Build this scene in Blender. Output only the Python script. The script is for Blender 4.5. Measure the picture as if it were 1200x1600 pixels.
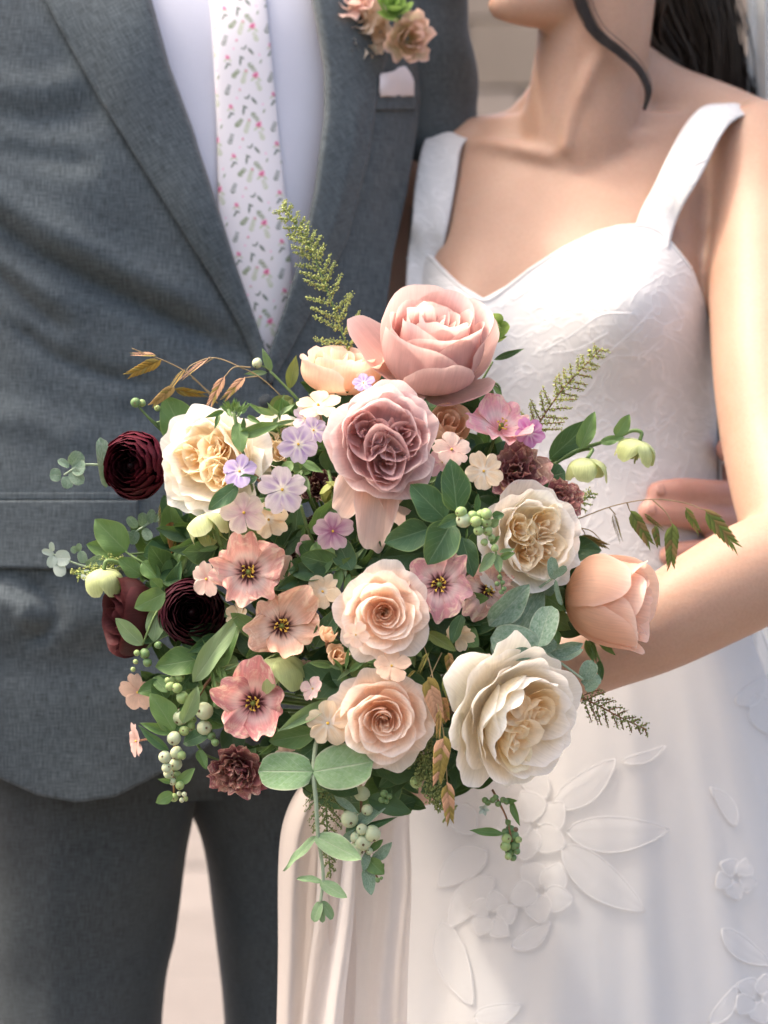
import bpy, math, random
import numpy as np
from mathutils import Vector, Matrix, Quaternion

for o in list(bpy.data.objects):
    bpy.data.objects.remove(o)
scene = bpy.context.scene
COL = scene.collection

# ---------------------------------------------------------------- camera, sky, sun, exposure
CAM_D, FPX, CAM_Z = 2.0, 4000.0, 1.1          # camera 2 m in front of the bouquet plane (y = 0), 1.1 m up
cam = bpy.data.cameras.new('camera')
cam.sensor_fit = 'HORIZONTAL'; cam.sensor_width = 24.0; cam.lens = 24.0 * FPX / 1200.0
cam.clip_start = 0.05; cam.clip_end = 400
cam.dof.use_dof = True; cam.dof.focus_distance = 1.93; cam.dof.aperture_fstop = 5.0
cam_o = bpy.data.objects.new('camera', cam); COL.objects.link(cam_o)
cam_o.location = (0, -CAM_D, CAM_Z); cam_o.rotation_euler = (math.radians(90), 0, 0)
scene.camera = cam_o

SUN_EL, SUN_AZ = math.radians(62), math.radians(-91)   # azimuth from +Y towards +X: from the left and in front
world = bpy.data.worlds.new('World'); scene.world = world; world.use_nodes = True
wn = world.node_tree; wn.nodes.clear()
sky = wn.nodes.new('ShaderNodeTexSky'); sky.sky_type = 'NISHITA'; sky.sun_disc = False
sky.sun_elevation = SUN_EL; sky.sun_rotation = SUN_AZ; sky.air_density = 0.75; sky.dust_density = 6.0; sky.ozone_density = 0.5
bg = wn.nodes.new('ShaderNodeBackground'); bg.inputs['Strength'].default_value = 0.15
wo = wn.nodes.new('ShaderNodeOutputWorld')
warm = wn.nodes.new('ShaderNodeMix'); warm.data_type = 'RGBA'; warm.blend_type = 'MULTIPLY'; warm.inputs[0].default_value = 1.0; warm.inputs[7].default_value = (1.0, 0.95, 0.875, 1)   # warm haze over the whole sky
wn.links.new(sky.outputs[0], warm.inputs[6]); wn.links.new(warm.outputs[2], bg.inputs[0]); wn.links.new(bg.outputs[0], wo.inputs[0])
sun = bpy.data.lights.new('sun', 'SUN'); sun.energy = 0.7; sun.angle = math.radians(4.0); sun.color = (1.0, 0.93, 0.82)
sun_o = bpy.data.objects.new('sun', sun); COL.objects.link(sun_o)
sd = Vector((math.sin(SUN_AZ) * math.cos(SUN_EL), math.cos(SUN_AZ) * math.cos(SUN_EL), math.sin(SUN_EL)))
sun_o.rotation_euler = (-sd).to_track_quat('-Z', 'Y').to_euler(); sun_o.location = sd * 5
vs = scene.view_settings
vs.view_transform = 'Standard'; vs.look = 'None'; vs.gamma = 1.0; vs.use_curve_mapping = False; vs.exposure = 1.97
scene.render.engine = 'CYCLES'
scene.cycles.use_denoising = True; scene.cycles.use_adaptive_sampling = True; scene.cycles.adaptive_threshold = 0.025
scene.cycles.max_bounces = 14; scene.cycles.diffuse_bounces = 10; scene.cycles.transmission_bounces = 10
scene.cycles.transparent_max_bounces = 10; scene.cycles.caustics_reflective = False; scene.cycles.caustics_refractive = False

# ---------------------------------------------------------------- helpers
rng = random.Random(7)
nrg = np.random.RandomState(11)

def P(px, py, y):
    """a point of the place seen at that pixel of the 1200 x 1600 photograph, y metres behind the bouquet plane"""
    k = (CAM_D + y) / FPX
    return Vector(((px - 600) * k, y, CAM_Z - (py - 800) * k))
def px2m(p, y=0.0): return p * (CAM_D + y) / FPX
def lin(r, g, b):
    f = lambda c: (c / 255 / 12.92) if c <= 10.3 else ((c / 255 + 0.055) / 1.055) ** 2.4
    return np.array((f(r), f(g), f(b)))
def sstep(a, b, x):
    t = np.clip((x - a) / (b - a), 0, 1); return t * t * (3 - 2 * t)

def link(o, parent=None):
    COL.objects.link(o)
    if parent is not None: o.parent = parent
    return o
def thing(name, label, cat, loc=(0, 0, 0), group=None, quat=None):
    o = bpy.data.objects.new(name, None); o.empty_display_size = 0.02
    o.location = loc
    if quat is not None:
        o.rotation_mode = 'QUATERNION'; o.rotation_quaternion = quat
    COL.objects.link(o)
    o['label'] = label; o['category'] = cat
    if group: o['group'] = group
    return o
_fc = {}
def gfaces(nu, nv, loop=False):
    k = (nu, nv, loop)
    if k not in _fc:
        f = []
        for i in range(nu if loop else nu - 1):
            for j in range(nv - 1):
                i2 = (i + 1) % nu
                f.append((i * nv + j, i2 * nv + j, i2 * nv + j + 1, i * nv + j + 1))
        _fc[k] = f
    return _fc[k]
def mesh(name, v, f, mat=None, cols=None, uvs=None, smooth=True):
    m = bpy.data.meshes.new(name)
    m.from_pydata([tuple(map(float, p)) for p in v], [], f)
    if smooth: m.polygons.foreach_set('use_smooth', [True] * len(m.polygons))
    if cols is not None:
        c = np.ones((len(v), 4)); c[:, :3] = np.asarray(cols).reshape(-1, 3)
        a = m.color_attributes.new('Col', 'FLOAT_COLOR', 'POINT'); a.data.foreach_set('color', c.ravel())
    if uvs is not None:
        li = np.empty(len(m.loops), dtype=np.int32); m.loops.foreach_get('vertex_index', li)
        ul = m.uv_layers.new(name='UVMap'); ul.data.foreach_set('uv', np.asarray(uvs)[li].ravel())
    if mat: m.materials.append(mat)
    m.update()
    return m
def obj(name, m, parent=None, off=None):
    """link a mesh given in world coordinates under an Empty that is only moved, not turned"""
    o = bpy.data.objects.new(name, m)
    if off is not None:
        m.transform(Matrix.Translation(-Vector(off)))
    return link(o, parent)
def root_of(p):
    while p.parent: p = p.parent
    return p
def wobj(name, m, parent):
    return obj(name, m, parent, root_of(parent).location)

def spline(pts, n):
    """Catmull-Rom through the points (any dimension), n samples"""
    p = np.array([list(q) for q in pts], float)
    if len(p) == 2:
        t = np.linspace(0, 1, n)[:, None]; return p[0] * (1 - t) + p[1] * t
    q = np.vstack([2 * p[0] - p[1], p, 2 * p[-1] - p[-2]])
    out = []
    for t in np.linspace(0, len(p) - 1 - 1e-9, n):
        i = int(t); u = t - i
        a, b, c, d = q[i], q[i + 1], q[i + 2], q[i + 3]
        out.append(0.5 * ((2 * b) + (-a + c) * u + (2 * a - 5 * b + 4 * c - d) * u * u + (-a + 3 * b - 3 * c + d) * u ** 3))
    return np.array(out)
def tube_vf(pts, radii, ns=8, cap=True, flat=1.0, n=None, side=None):
    """tube along points; radii one per point; returns verts, faces"""
    pts = np.array([list(p) for p in pts], float)
    radii = np.array(radii if hasattr(radii, '__len__') else [radii] * len(pts), float)
    if n:
        rr = spline([[r] for r in radii], n)[:, 0]; pts = spline(pts, n); radii = np.maximum(rr, 1e-5)
    tang = np.gradient(pts, axis=0)
    tang /= np.linalg.norm(tang, axis=1)[:, None] + 1e-12
    ref = np.array(side if side is not None else (0.0, -1.0, 0.0))
    v = []
    for i in range(len(pts)):
        t = tang[i]; a = ref - t * ref.dot(t)
        if np.linalg.norm(a) < 1e-3: a = np.array((1.0, 0, 0)) - t * t[0]
        a /= np.linalg.norm(a); b = np.cross(t, a); ref = a
        for k in range(ns):
            th = 2 * math.pi * k / ns
            v.append(pts[i] + radii[i] * (math.cos(th) * a * flat + math.sin(th) * b))
    f = []
    L = len(pts)
    for i in range(L - 1):
        for k in range(ns):
            k2 = (k + 1) % ns
            f.append((i * ns + k, i * ns + k2, (i + 1) * ns + k2, (i + 1) * ns + k))
    if cap:
        f.append(tuple(range(ns - 1, -1, -1))); f.append(tuple(range((L - 1) * ns, L * ns)))
    return v, f
def join_vf(lst):
    V, F = [], []
    for v, f in lst:
        o = len(V); V.extend(v); F.extend([tuple(i + o for i in q) for q in f])
    return V, F
def ellipsoid_vf(c, r, nu=24, nv=16, quat=None):
    v, f = [], []
    for j in range(nv + 1):
        ph = math.pi * j / nv
        for i in range(nu):
            th = 2 * math.pi * i / nu
            p = Vector((r[0] * math.sin(ph) * math.cos(th), r[1] * math.sin(ph) * math.sin(th), r[2] * math.cos(ph)))
            if quat is not None: p = quat @ p
            v.append(p + Vector(c))
    for j in range(nv):
        for i in range(nu):
            i2 = (i + 1) % nu
            f.append((j * nu + i, (j + 1) * nu + i, (j + 1) * nu + i2, j * nu + i2))
    return v, f
def aim(d, roll=0.0):
    q = Vector(d).normalized().to_track_quat('Z', 'Y')
    return q @ Quaternion((0, 0, 1), roll)
def screen_dir(ax, az, depth=None):
    """unit vector leaning ax right, az up on the picture, the rest towards the camera"""
    if depth is None:
        s = ax * ax + az * az
        depth = math.sqrt(max(0.0, 1 - s))
    return Vector((ax, -depth, az)).normalized()

# ---------------------------------------------------------------- materials
def newmat(name):
    m = bpy.data.materials.new(name); m.use_nodes = True
    nt = m.node_tree; nt.nodes.clear()
    out = nt.nodes.new('ShaderNodeOutputMaterial')
    return m, nt, out
class NB:
    def __init__(s, nt): s.nt = nt
    def n(s, t, **kw):
        nd = s.nt.nodes.new(t)
        for k, v in kw.items():
            if k == 'ins':
                for a, b in v.items():
                    if isinstance(b, bpy.types.NodeSocket): s.nt.links.new(b, nd.inputs[a])
                    else: nd.inputs[a].default_value = b
            else: setattr(nd, k, v)
        return nd
    def math(s, op, a, b=None, clamp=False):
        nd = s.nt.nodes.new('ShaderNodeMath'); nd.operation = op; nd.use_clamp = clamp
        for i, x in enumerate((a, b)):
            if x is None: continue
            if isinstance(x, bpy.types.NodeSocket): s.nt.links.new(x, nd.inputs[i])
            else: nd.inputs[i].default_value = x
        return nd.outputs[0]
    def mix(s, fac, a, b, mode='MIX'):
        nd = s.nt.nodes.new('ShaderNodeMix'); nd.data_type = 'RGBA'; nd.blend_type = mode
        for i, x in ((0, fac), (6, a), (7, b)):
            if isinstance(x, bpy.types.NodeSocket): s.nt.links.new(x, nd.inputs[i])
            else: nd.inputs[i].default_value = x if i == 0 else (*x[:3], 1)
        return nd.outputs[2]
    def mapr(s, x, a, b, c, d):
        nd = s.n('ShaderNodeMapRange', ins={0: x, 1: a, 2: b, 3: c, 4: d}); return nd.outputs[0]
    def noise(s, vec, scale, detail=2.0, rough=0.5, dist=0.0):
        return s.n('ShaderNodeTexNoise', ins={'Vector': vec, 'Scale': scale, 'Detail': detail, 'Roughness': rough, 'Distortion': dist}).outputs[0]
    def mapping(s, vec, scale, loc=(0, 0, 0)):
        return s.n('ShaderNodeMapping', ins={'Vector': vec, 'Scale': scale, 'Location': loc}).outputs[0]
    def link(s, a, b): s.nt.links.new(a, b)

def petal_material(name, trans=0.46, rough=0.55, spec=0.25, streak=0.10, speck=None, sheen=0.0):
    m, nt, out = newmat(name); b = NB(nt)
    col = b.n('ShaderNodeAttribute', attribute_name='Col').outputs['Color']
    uv = b.n('ShaderNodeUVMap').outputs[0]
    info = b.n('ShaderNodeObjectInfo').outputs['Random']
    loc = b.n('ShaderNodeCombineXYZ', ins={0: b.math('MULTIPLY', info, 37.0), 1: b.math('MULTIPLY', info, 91.0)}).outputs[0]
    u2 = b.n('ShaderNodeVectorMath', operation='ADD', ins={0: uv, 1: loc}).outputs[0]
    n1 = b.noise(b.mapping(u2, (26, 2.2, 1)), 1.0, 4, 0.65)
    n2 = b.noise(b.mapping(u2, (3, 3, 1)), 1.0, 3, 0.55)
    k = b.mapr(n1, 0.3, 0.7, 1 - streak, 1 + streak * 0.5)
    k2 = b.mapr(n2, 0.3, 0.7, 0.93, 1.04)
    kk = b.math('MULTIPLY', k, k2)
    c = b.n('ShaderNodeVectorMath', operation='SCALE', ins={0: col, 'Scale': kk}).outputs[0]
    if speck is not None:
        # cream flecks towards the torn edge
        v = b.n('ShaderNodeSeparateXYZ', ins={0: uv}).outputs
        edge = b.math('MAXIMUM', v[1], b.math('ABSOLUTE', b.math('SUBTRACT', b.math('MULTIPLY', v[0], 2.0), 1.0)))
        n3 = b.noise(b.mapping(u2, (7, 7, 1)), 1.0, 4, 0.65, 0.6)
        f = b.math('MULTIPLY', b.mapr(edge, 0.55, 1.0, 0.0, 1.0), b.mapr(n3, 0.48, 0.6, 0.0, 1.0))
        c = b.mix(b.math('MULTIPLY', f, 0.75, True), c, speck)
    bump = b.n('ShaderNodeBump', ins={'Strength': 0.4, 'Distance': 0.0006, 'Height': n1}).outputs[0]
    p = b.n('ShaderNodeBsdfPrincipled', ins={'Base Color': c, 'Roughness': rough, 'Specular IOR Level': spec, 'Normal': bump, 'Sheen Weight': sheen})
    t = b.n('ShaderNodeBsdfTranslucent', ins={'Color': c})
    mx = b.n('ShaderNodeMixShader', ins={0: trans, 1: p.outputs[0], 2: t.outputs[0]})
    b.link(mx.outputs[0], out.inputs[0])
    return m
M_PETAL = petal_material('petal_soft')
M_DARKP = petal_material('petal_dark', trans=0.12, rough=0.5, spec=0.2, streak=0.25)
M_FLECK = petal_material('petal_flecked', trans=0.25, streak=0.16, speck=tuple(lin(244, 226, 196)))
M_GRASS = petal_material('dry_husk', trans=0.2, rough=0.6, streak=0.35)
M_HELL = petal_material('green_sepal', trans=0.3, rough=0.5, streak=0.15)

def leaf_material(name, c1, c2, vein, rough=0.45, spec=0.35, trans=0.15, edge=None, bloom=0.0):
    m, nt, out = newmat(name); b = NB(nt)
    uv = b.n('ShaderNodeUVMap').outputs[0]
    s = b.n('ShaderNodeSeparateXYZ', ins={0: uv}).outputs
    info = b.n('ShaderNodeObjectInfo').outputs['Random']
    au = b.math('ABSOLUTE', b.math('SUBTRACT', b.math('MULTIPLY', s[0], 2.0), 1.0))
    oc = b.n('ShaderNodeTexCoord').outputs['Object']
    off = b.n('ShaderNodeCombineXYZ', ins={0: b.math('MULTIPLY', info, 53.0), 1: b.math('MULTIPLY', info, 17.0)}).outputs[0]
    oc = b.n('ShaderNodeVectorMath', operation='ADD', ins={0: oc, 1: off}).outputs[0]
    big = b.noise(oc, 2.2, 4, 0.6)
    fine = b.noise(oc, 14.0, 3, 0.6)
    f = b.math('ADD', b.math('MULTIPLY', big, 0.8), b.math('MULTIPLY', info, 0.4))
    c = b.mix(b.mapr(f, 0.35, 0.95, 0, 1), c1, c2)
    wob = b.math('MULTIPLY', b.math('SUBTRACT', big, 0.5), 0.25)
    lat = b.math('ADD', b.math('SUBTRACT', b.math('MULTIPLY', s[1], 6.0), b.math('MULTIPLY', b.math('POWER', au, 0.8), 2.6)), wob)
    latd = b.math('ABSOLUTE', b.math('SUBTRACT', b.math('FRACT', lat), 0.5))
    latm = b.math('MULTIPLY', b.mapr(latd, 0.0, 0.07, 0.55, 0.0), b.mapr(au, 0.75, 0.98, 1.0, 0.0))
    mid = b.mapr(au, 0.02, 0.06, 1.0, 0.0)
    vm = b.math('MAXIMUM', mid, latm)
    c = b.mix(b.math('MULTIPLY', vm, 0.5), c, vein)
    if edge is not None:
        c = b.mix(b.math('MULTIPLY', b.mapr(au, 0.9, 0.99, 0, 1), 0.7), c, edge)
    if bloom:
        c = b.mix(b.math('MULTIPLY', b.mapr(fine, 0.35, 0.7, 0, 1), bloom), c, (0.55, 0.62, 0.55))
    # spots of wear
    c = b.mix(b.math('MULTIPLY', b.mapr(fine, 0.66, 0.72, 0, 1), 0.25), c, (0.35, 0.33, 0.18))
    h = b.math('ADD', b.math('MULTIPLY', vm, -0.6), b.math('MULTIPLY', fine, 0.25))
    bump = b.n('ShaderNodeBump', ins={'Strength': 0.5, 'Distance': 0.0008, 'Height': h}).outputs[0]
    rg = b.mapr(fine, 0.3, 0.7, rough - 0.06, rough + 0.12)
    p = b.n('ShaderNodeBsdfPrincipled', ins={'Base Color': c, 'Roughness': rg, 'Specular IOR Level': spec, 'Normal': bump})
    t = b.n('ShaderNodeBsdfTranslucent', ins={'Color': b.mix(0.4, c, (0.25, 0.4, 0.06))})
    mx = b.n('ShaderNodeMixShader', ins={0: trans, 1: p.outputs[0], 2: t.outputs[0]})
    b.link(mx.outputs[0], out.inputs[0])
    return m
LM = {
    'dark': leaf_material('leaf_dark_green', (0.042, 0.100, 0.040), (0.078, 0.165, 0.070), (0.20, 0.30, 0.16), edge=(0.22, 0.30, 0.10)),
    'deep': leaf_material('leaf_deep_green', (0.022, 0.058, 0.020), (0.046, 0.100, 0.036), (0.06, 0.11, 0.05), edge=(0.09, 0.13, 0.05)),
    'mid': leaf_material('leaf_mid_green', (0.088, 0.175, 0.050), (0.160, 0.265, 0.090), (0.22, 0.32, 0.15), edge=(0.22, 0.30, 0.10)),
    'olive': leaf_material('leaf_olive', (0.13, 0.17, 0.045), (0.22, 0.24, 0.075), (0.30, 0.33, 0.15), trans=0.25),
    'pale': leaf_material('leaf_pale_green', (0.16, 0.25, 0.11), (0.24, 0.34, 0.17), (0.34, 0.42, 0.26), rough=0.55, trans=0.2),
    'euc': leaf_material('leaf_eucalyptus', (0.10, 0.185, 0.115), (0.19, 0.29, 0.19), (0.30, 0.36, 0.25), rough=0.6, spec=0.2, bloom=0.35, edge=(0.32, 0.33, 0.22)),
    'eucp': leaf_material('leaf_eucalyptus_green', (0.15, 0.27, 0.12), (0.24, 0.36, 0.17), (0.38, 0.43, 0.30), rough=0.6, spec=0.2, bloom=0.18, edge=(0.42, 0.40, 0.30)),
    'silver': leaf_material('leaf_silver', (0.36, 0.44, 0.38), (0.48, 0.54, 0.47), (0.5, 0.55, 0.48), rough=0.65, bloom=0.4),
}
def plain_material(name, col, rough=0.5, spec=0.3, var=0.15, scale=60.0, trans=0.0, sub=0.0, bump=0.2, bd=0.0005, subcol=None):
    m, nt, out = newmat(name); b = NB(nt)
    oc = b.n('ShaderNodeTexCoord').outputs['Object']
    n = b.noise(oc, scale, 4, 0.6)
    c = b.mix(b.mapr(n, 0.3, 0.7, 0, 1), tuple(np.array(col) * (1 - var)), tuple(np.minimum(1, np.array(col) * (1 + var))))
    bp = b.n('ShaderNodeBump', ins={'Strength': bump, 'Distance': bd, 'Height': n}).outputs[0]
    p = b.n('ShaderNodeBsdfPrincipled', ins={'Base Color': c, 'Roughness': rough, 'Specular IOR Level': spec, 'Normal': bp, 'Subsurface Weight': sub})
    if sub: p.inputs['Subsurface Radius'].default_value = (1, 0.35, 0.2); p.inputs['Subsurface Scale'].default_value = 0.006
    if trans:
        t = b.n('ShaderNodeBsdfTranslucent', ins={'Color': c})
        mx = b.n('ShaderNodeMixShader', ins={0: trans, 1: p.outputs[0], 2: t.outputs[0]}); b.link(mx.outputs[0], out.inputs[0])
    else: b.link(p.outputs[0], out.inputs[0])
    return m
M_STEM = plain_material('stem_green', (0.13, 0.20, 0.07), var=0.3)
M_STEMB = plain_material('stem_brown', (0.20, 0.10, 0.05), var=0.3)
M_STEMP = plain_material('stem_pale', (0.30, 0.38, 0.26), var=0.2)
M_STRAW = plain_material('stem_straw', (0.30, 0.22, 0.11), var=0.3)
M_BERRY = plain_material('berry_green', (0.28, 0.38, 0.15), rough=0.4, var=0.16, scale=90, sub=0.2)
M_BERRYW = plain_material('berry_white', (0.46, 0.52, 0.33), rough=0.4, var=0.10, scale=90, sub=0.25)
M_BERRYD = plain_material('berry_deep', (0.14, 0.23, 0.09), rough=0.4, var=0.2, scale=90, sub=0.1)
M_NUB = plain_material('berry_nub', (0.14, 0.09, 0.05))
M_STAMEN = plain_material('stamen_yellow', (0.62, 0.40, 0.06), var=0.3)
M_PISTIL = plain_material('pistil_green', (0.16, 0.20, 0.04), var=0.3)
M_PLUME = plain_material('plume_green', (0.33, 0.37, 0.115), var=0.45, scale=400)
M_PLUMED = plain_material('plume_deep', (0.20, 0.24, 0.08), var=0.4, scale=400)
# ================================================================ flowers
def dome(px, py):
    r2 = ((px - 560) / 430.0) ** 2 + ((py - 930) / 430.0) ** 2
    return -0.14 * (1 - min(r2, 1.45))
BIND = P(628, 1120, 0.09)          # where all the stems are tied and held

def petal_vcu(theta, prof, hw, nu=9, nv=9, curl=0.0, ruf=0.0, spiral=0.0, notch=0.0, roll=0.0, rnd=0.28, maxang=2.4, wbase=0.3, ph=0.0, kr=3.0, center=(0, 0, 0), stretch=None, pw=0.7, curlv=0.68, crimp=0.28):
    u = np.linspace(-1, 1, nu)[:, None] * np.ones((1, nv)); v = np.ones((nu, 1)) * np.linspace(0, 1, nv)[None, :]
    ve = v * (1 - rnd * np.abs(u) ** 2.6) - notch * v ** 3 * np.exp(-(u / 0.22) ** 2)
    r0, h0, r1, h1, r2, h2 = prof
    a, b_, c_ = (1 - ve) ** 2, 2 * ve * (1 - ve), ve ** 2
    r = a * r0 + b_ * r1 + c_ * r2; h = a * h0 + b_ * h1 + c_ * h2
    e = np.clip((ve - curlv) / (1 - curlv), 0, 1) ** 2
    r = r + curl * e; h = h - 0.55 * abs(curl) * e
    s = hw * (wbase + (1 - wbase) * np.sin(np.pi / 2 * np.minimum(1, v / pw)))
    rr = np.maximum(r, 0.25 * hw)
    ang = np.clip(s * u / rr, -maxang, maxang)
    r = r + roll * np.abs(u) ** 3 * v + spiral * u * v
    h = h + ruf * v ** 2 * (np.sin(kr * u + ph) + 0.4 * np.sin(2.7 * kr * u + 2 * ph))
    r = r + ruf * 0.8 * v ** 2 * np.cos(kr * 1.3 * u + 1.7 * ph)
    cr_ = crimp * ruf * v ** 7
    h = h + cr_ * np.sin(9.3 * u + 3 * ph) + 0.6 * cr_ * np.sin(17 * u + ph); r = r + cr_ * np.cos(11.7 * u + 2 * ph)
    x = r * np.cos(ang); y = r * np.sin(ang)
    if stretch is not None: x = x * stretch
    ct, st = math.cos(theta), math.sin(theta)
    X = x * ct - y * st + center[0]; Y = x * st + y * ct + center[1]
    return np.stack([X, Y, h + center[2]], -1).reshape(-1, 3), np.stack([(u + 1) / 2, v], -1).reshape(-1, 2), u.ravel(), v.ravel()

def add_petal(parent, mat, colf, name='petal', nu=9, nv=9, **kw):
    vtx, uv, u, v = petal_vcu(nu=nu, nv=nv, **kw)
    col = np.clip(colf(u, v), 0.0, 1.0)
    return obj(name, mesh(name, vtx, gfaces(nu, nv), mat, cols=col, uvs=uv), parent)
def ramp(base, tip, edge=None, k=1.2, jit=0.05, bs=1.0):
    j = 1 + rng.uniform(-jit, jit)
    base, tip = np.asarray(base) * j, np.asarray(tip) * j
    edge = tip if edge is None else np.asarray(edge) * j
    def f(u, v):
        t = (v ** k)[:, None]
        c = base * (1 - t) + tip * t
        e = sstep(0.86, 1.0, np.maximum(v, np.abs(u) * v))[:, None]
        return c * (1 - e) + edge * e
    return f

def stem_to_bind(parent, loc, quat, mat=None, r=0.0024, depth=0.03):
    base = Vector(loc) - (quat @ Vector((0, 0, 1))) * depth
    mid = base * 0.5 + BIND * 0.5 - (quat @ Vector((0, 0, 1))) * 0.02
    v, f = tube_vf([Vector(loc), base, mid, BIND + Vector((rng.uniform(-.01, .01), 0, rng.uniform(-.01, .01)))], r, 6, n=14)
    qi = quat.inverted()
    v = [qi @ (Vector(q) - Vector(loc)) for q in v]
    return obj('stem', mesh('stem', v, f, mat or M_STEM), parent)
def calyx(parent, R, n=5, c=(0.09, 0.15, 0.05), z=0.0):
    col = np.array(c)
    for i in range(n):
        add_petal(parent, M_HELL, ramp(col, col * 1.3), name='sepal', nu=5, nv=6, theta=i * 2 * math.pi / n + 0.3,
                  prof=(0.02 * R, z - 0.25 * R, 0.5 * R, z - 0.35 * R, 0.85 * R, z - 0.2 * R), hw=0.2 * R, rnd=0.75, pw=0.4)

GA = math.radians(137.5)
def flower_root(name, label, cat, px, py, y, d, roll, group):
    loc = P(px, py, y); q = aim(d, roll)
    o = thing(name, label, cat, loc, group, q)
    return o, loc, q

def rose_spiral(label, px, py, y, d, Rpx, base, tip, edge, N=34, roll=0.0, seed=1, group='roses in the bouquet', open_=1.0, name='rose', deep=None, ruf=0.03):
    rg = random.Random(seed)
    R = px2m(Rpx, y); o, loc, q = flower_root(name, label, 'rose', px, py, y, d, roll, group)
    for i in range(N):
        t = i / (N - 1)
        th = i * GA + rg.uniform(-.25, .25)
        if t < 0.30:                                   # the tight heart
            k = t / 0.30
            r2 = R * (0.035 + 0.20 * k); h2 = R * (0.56 + 0.06 * k + rg.uniform(-.02, .02))
            prof = (0.02 * R, 0.0, r2 * 1.35, h2 * 0.45, r2, h2); hw = R * (0.10 + 0.26 * k); cur = 0.02 * R; ma = 2.0; sp = 0.035 * R
        elif t < 0.62:                                 # standing, opening petals
            k = (t - 0.30) / 0.32
            r2 = R * (0.27 + 0.36 * k); h2 = R * (0.64 - 0.04 * k + rg.uniform(-.04, .04))
            prof = (0.03 * R, -0.05 * R, r2 * 1.15, h2 * 0.25, r2, h2); hw = R * (0.36 + 0.18 * k); cur = (0.05 + 0.07 * k) * R; ma = 1.35; sp = 0.05 * R
        else:                                          # wide outer petals
            k = (t - 0.62) / 0.38
            r2 = R * (0.66 + 0.30 * k * open_); h2 = R * (0.54 - 0.42 * k * open_ + rg.uniform(-.05, .05))
            prof = (0.05 * R, -0.15 * R, R * (0.72 + 0.12 * k), -0.12 * R, r2, h2); hw = R * (0.52 + 0.10 * k); cur = (0.12 + 0.10 * k) * R; ma = 1.1; sp = 0.05 * R
        kk = t ** 0.8
        b0 = np.asarray(deep if deep is not None else base) * (1 - kk) + np.asarray(base) * kk
        t0 = np.asarray(base) * (1 - kk) + np.asarray(tip) * kk
        add_petal(o, M_PETAL, ramp(b0, t0, edge if t > .2 else t0), theta=th, prof=prof, hw=hw, nu=17, nv=11, curl=cur,
                  ruf=ruf * R * (0.4 + t) * rg.uniform(.5, 1.3), spiral=sp, notch=rg.choice([0, 0, .05, .08]) * (t > .4),
                  roll=0.03 * R * rg.uniform(-1, 2), maxang=ma, ph=rg.uniform(0, 6), kr=rg.uniform(2.5, 4.5))
    calyx(o, R * 0.8, z=-0.1 * R); stem_to_bind(o, loc, q)
    return o, R

def rose_garden(label, px, py, y, d, Rpx, base, tip, edge, deep, roll=0.0, seed=1, quarters=4, per=7, Nout=16, group='roses in the bouquet', name='rose', cup=0.5, ruf=0.05, ncore=0, qr=0.30, sub=0.30, wob=1.0):
    """old garden rose: a cup of broad petals round several folded swirls"""
    rg = random.Random(seed)
    R = px2m(Rpx, y); o, loc, q = flower_root(name, label, 'rose', px, py, y, d, roll, group)
    for k in range(quarters):
        a = k * 2 * math.pi / quarters + rg.uniform(-.25, .25) * wob
        cr = R * qr * rg.uniform(.8, 1.15); sb = sub * rg.uniform(.78, 1.25); sx = rg.uniform(1.0, 1.5); cx, cy = cr * math.cos(a), cr * math.sin(a)
        hq = rg.uniform(-.05, .05) * R
        for i in range(per):
            t = i / (per - 1)
            r2 = R * sb * (0.12 + 0.88 * t); h2 = R * (0.40 + 0.07 * t) + hq + rg.uniform(-.025, .025) * R
            th = a + math.pi * (i % 2) + rg.uniform(-.7, .7)
            add_petal(o, M_PETAL, ramp(deep, np.asarray(base) * .6 + np.asarray(tip) * .4, base, k=1.6), theta=th,
                      prof=(r2 * 0.25, 0.02 * R, r2 * 1.05, h2 * 0.4, r2, h2), hw=r2 * rg.uniform(1.3, 1.9), nu=15, nv=8, curl=0.03 * R,
                      ruf=ruf * 0.8 * R * rg.uniform(.4, 1.2), spiral=0.05 * R * rg.choice((-1, 1)), maxang=1.75, ph=rg.uniform(0, 6), kr=rg.uniform(3, 5),
                      center=(cx, cy, 0), rnd=0.2, stretch=sx * rg.uniform(.92, 1.08))
    for i in range(Nout):
        t = i / (Nout - 1)
        th = i * GA + rg.uniform(-.3, .3)
        r2 = R * (0.55 + 0.43 * t); h2 = R * (cup + 0.04 - (cup - 0.12) * t ** 1.5 + rg.uniform(-.05, .05))
        prof = (0.05 * R, -0.12 * R, R * (0.66 + 0.2 * t), -0.16 * R * (0.4 + t), r2, h2)
        add_petal(o, M_PETAL, ramp(base if t < .5 else np.asarray(base) * .3 + np.asarray(tip) * .7, tip, edge), theta=th, prof=prof, hw=R * (0.50 + 0.14 * t), nu=19, nv=11,
                  curl=R * (0.03 + 0.14 * t * rg.uniform(.3, 1.3)), ruf=ruf * R * rg.uniform(.5, 1.4), spiral=0.04 * R, notch=rg.choice([0, .05, .1]),
                  roll=0.04 * R * rg.uniform(-1, 1.5), maxang=1.2, ph=rg.uniform(0, 6), kr=rg.uniform(2.5, 5))
    calyx(o, R * 0.7, z=-0.1 * R); stem_to_bind(o, loc, q)
    return o, R

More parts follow.
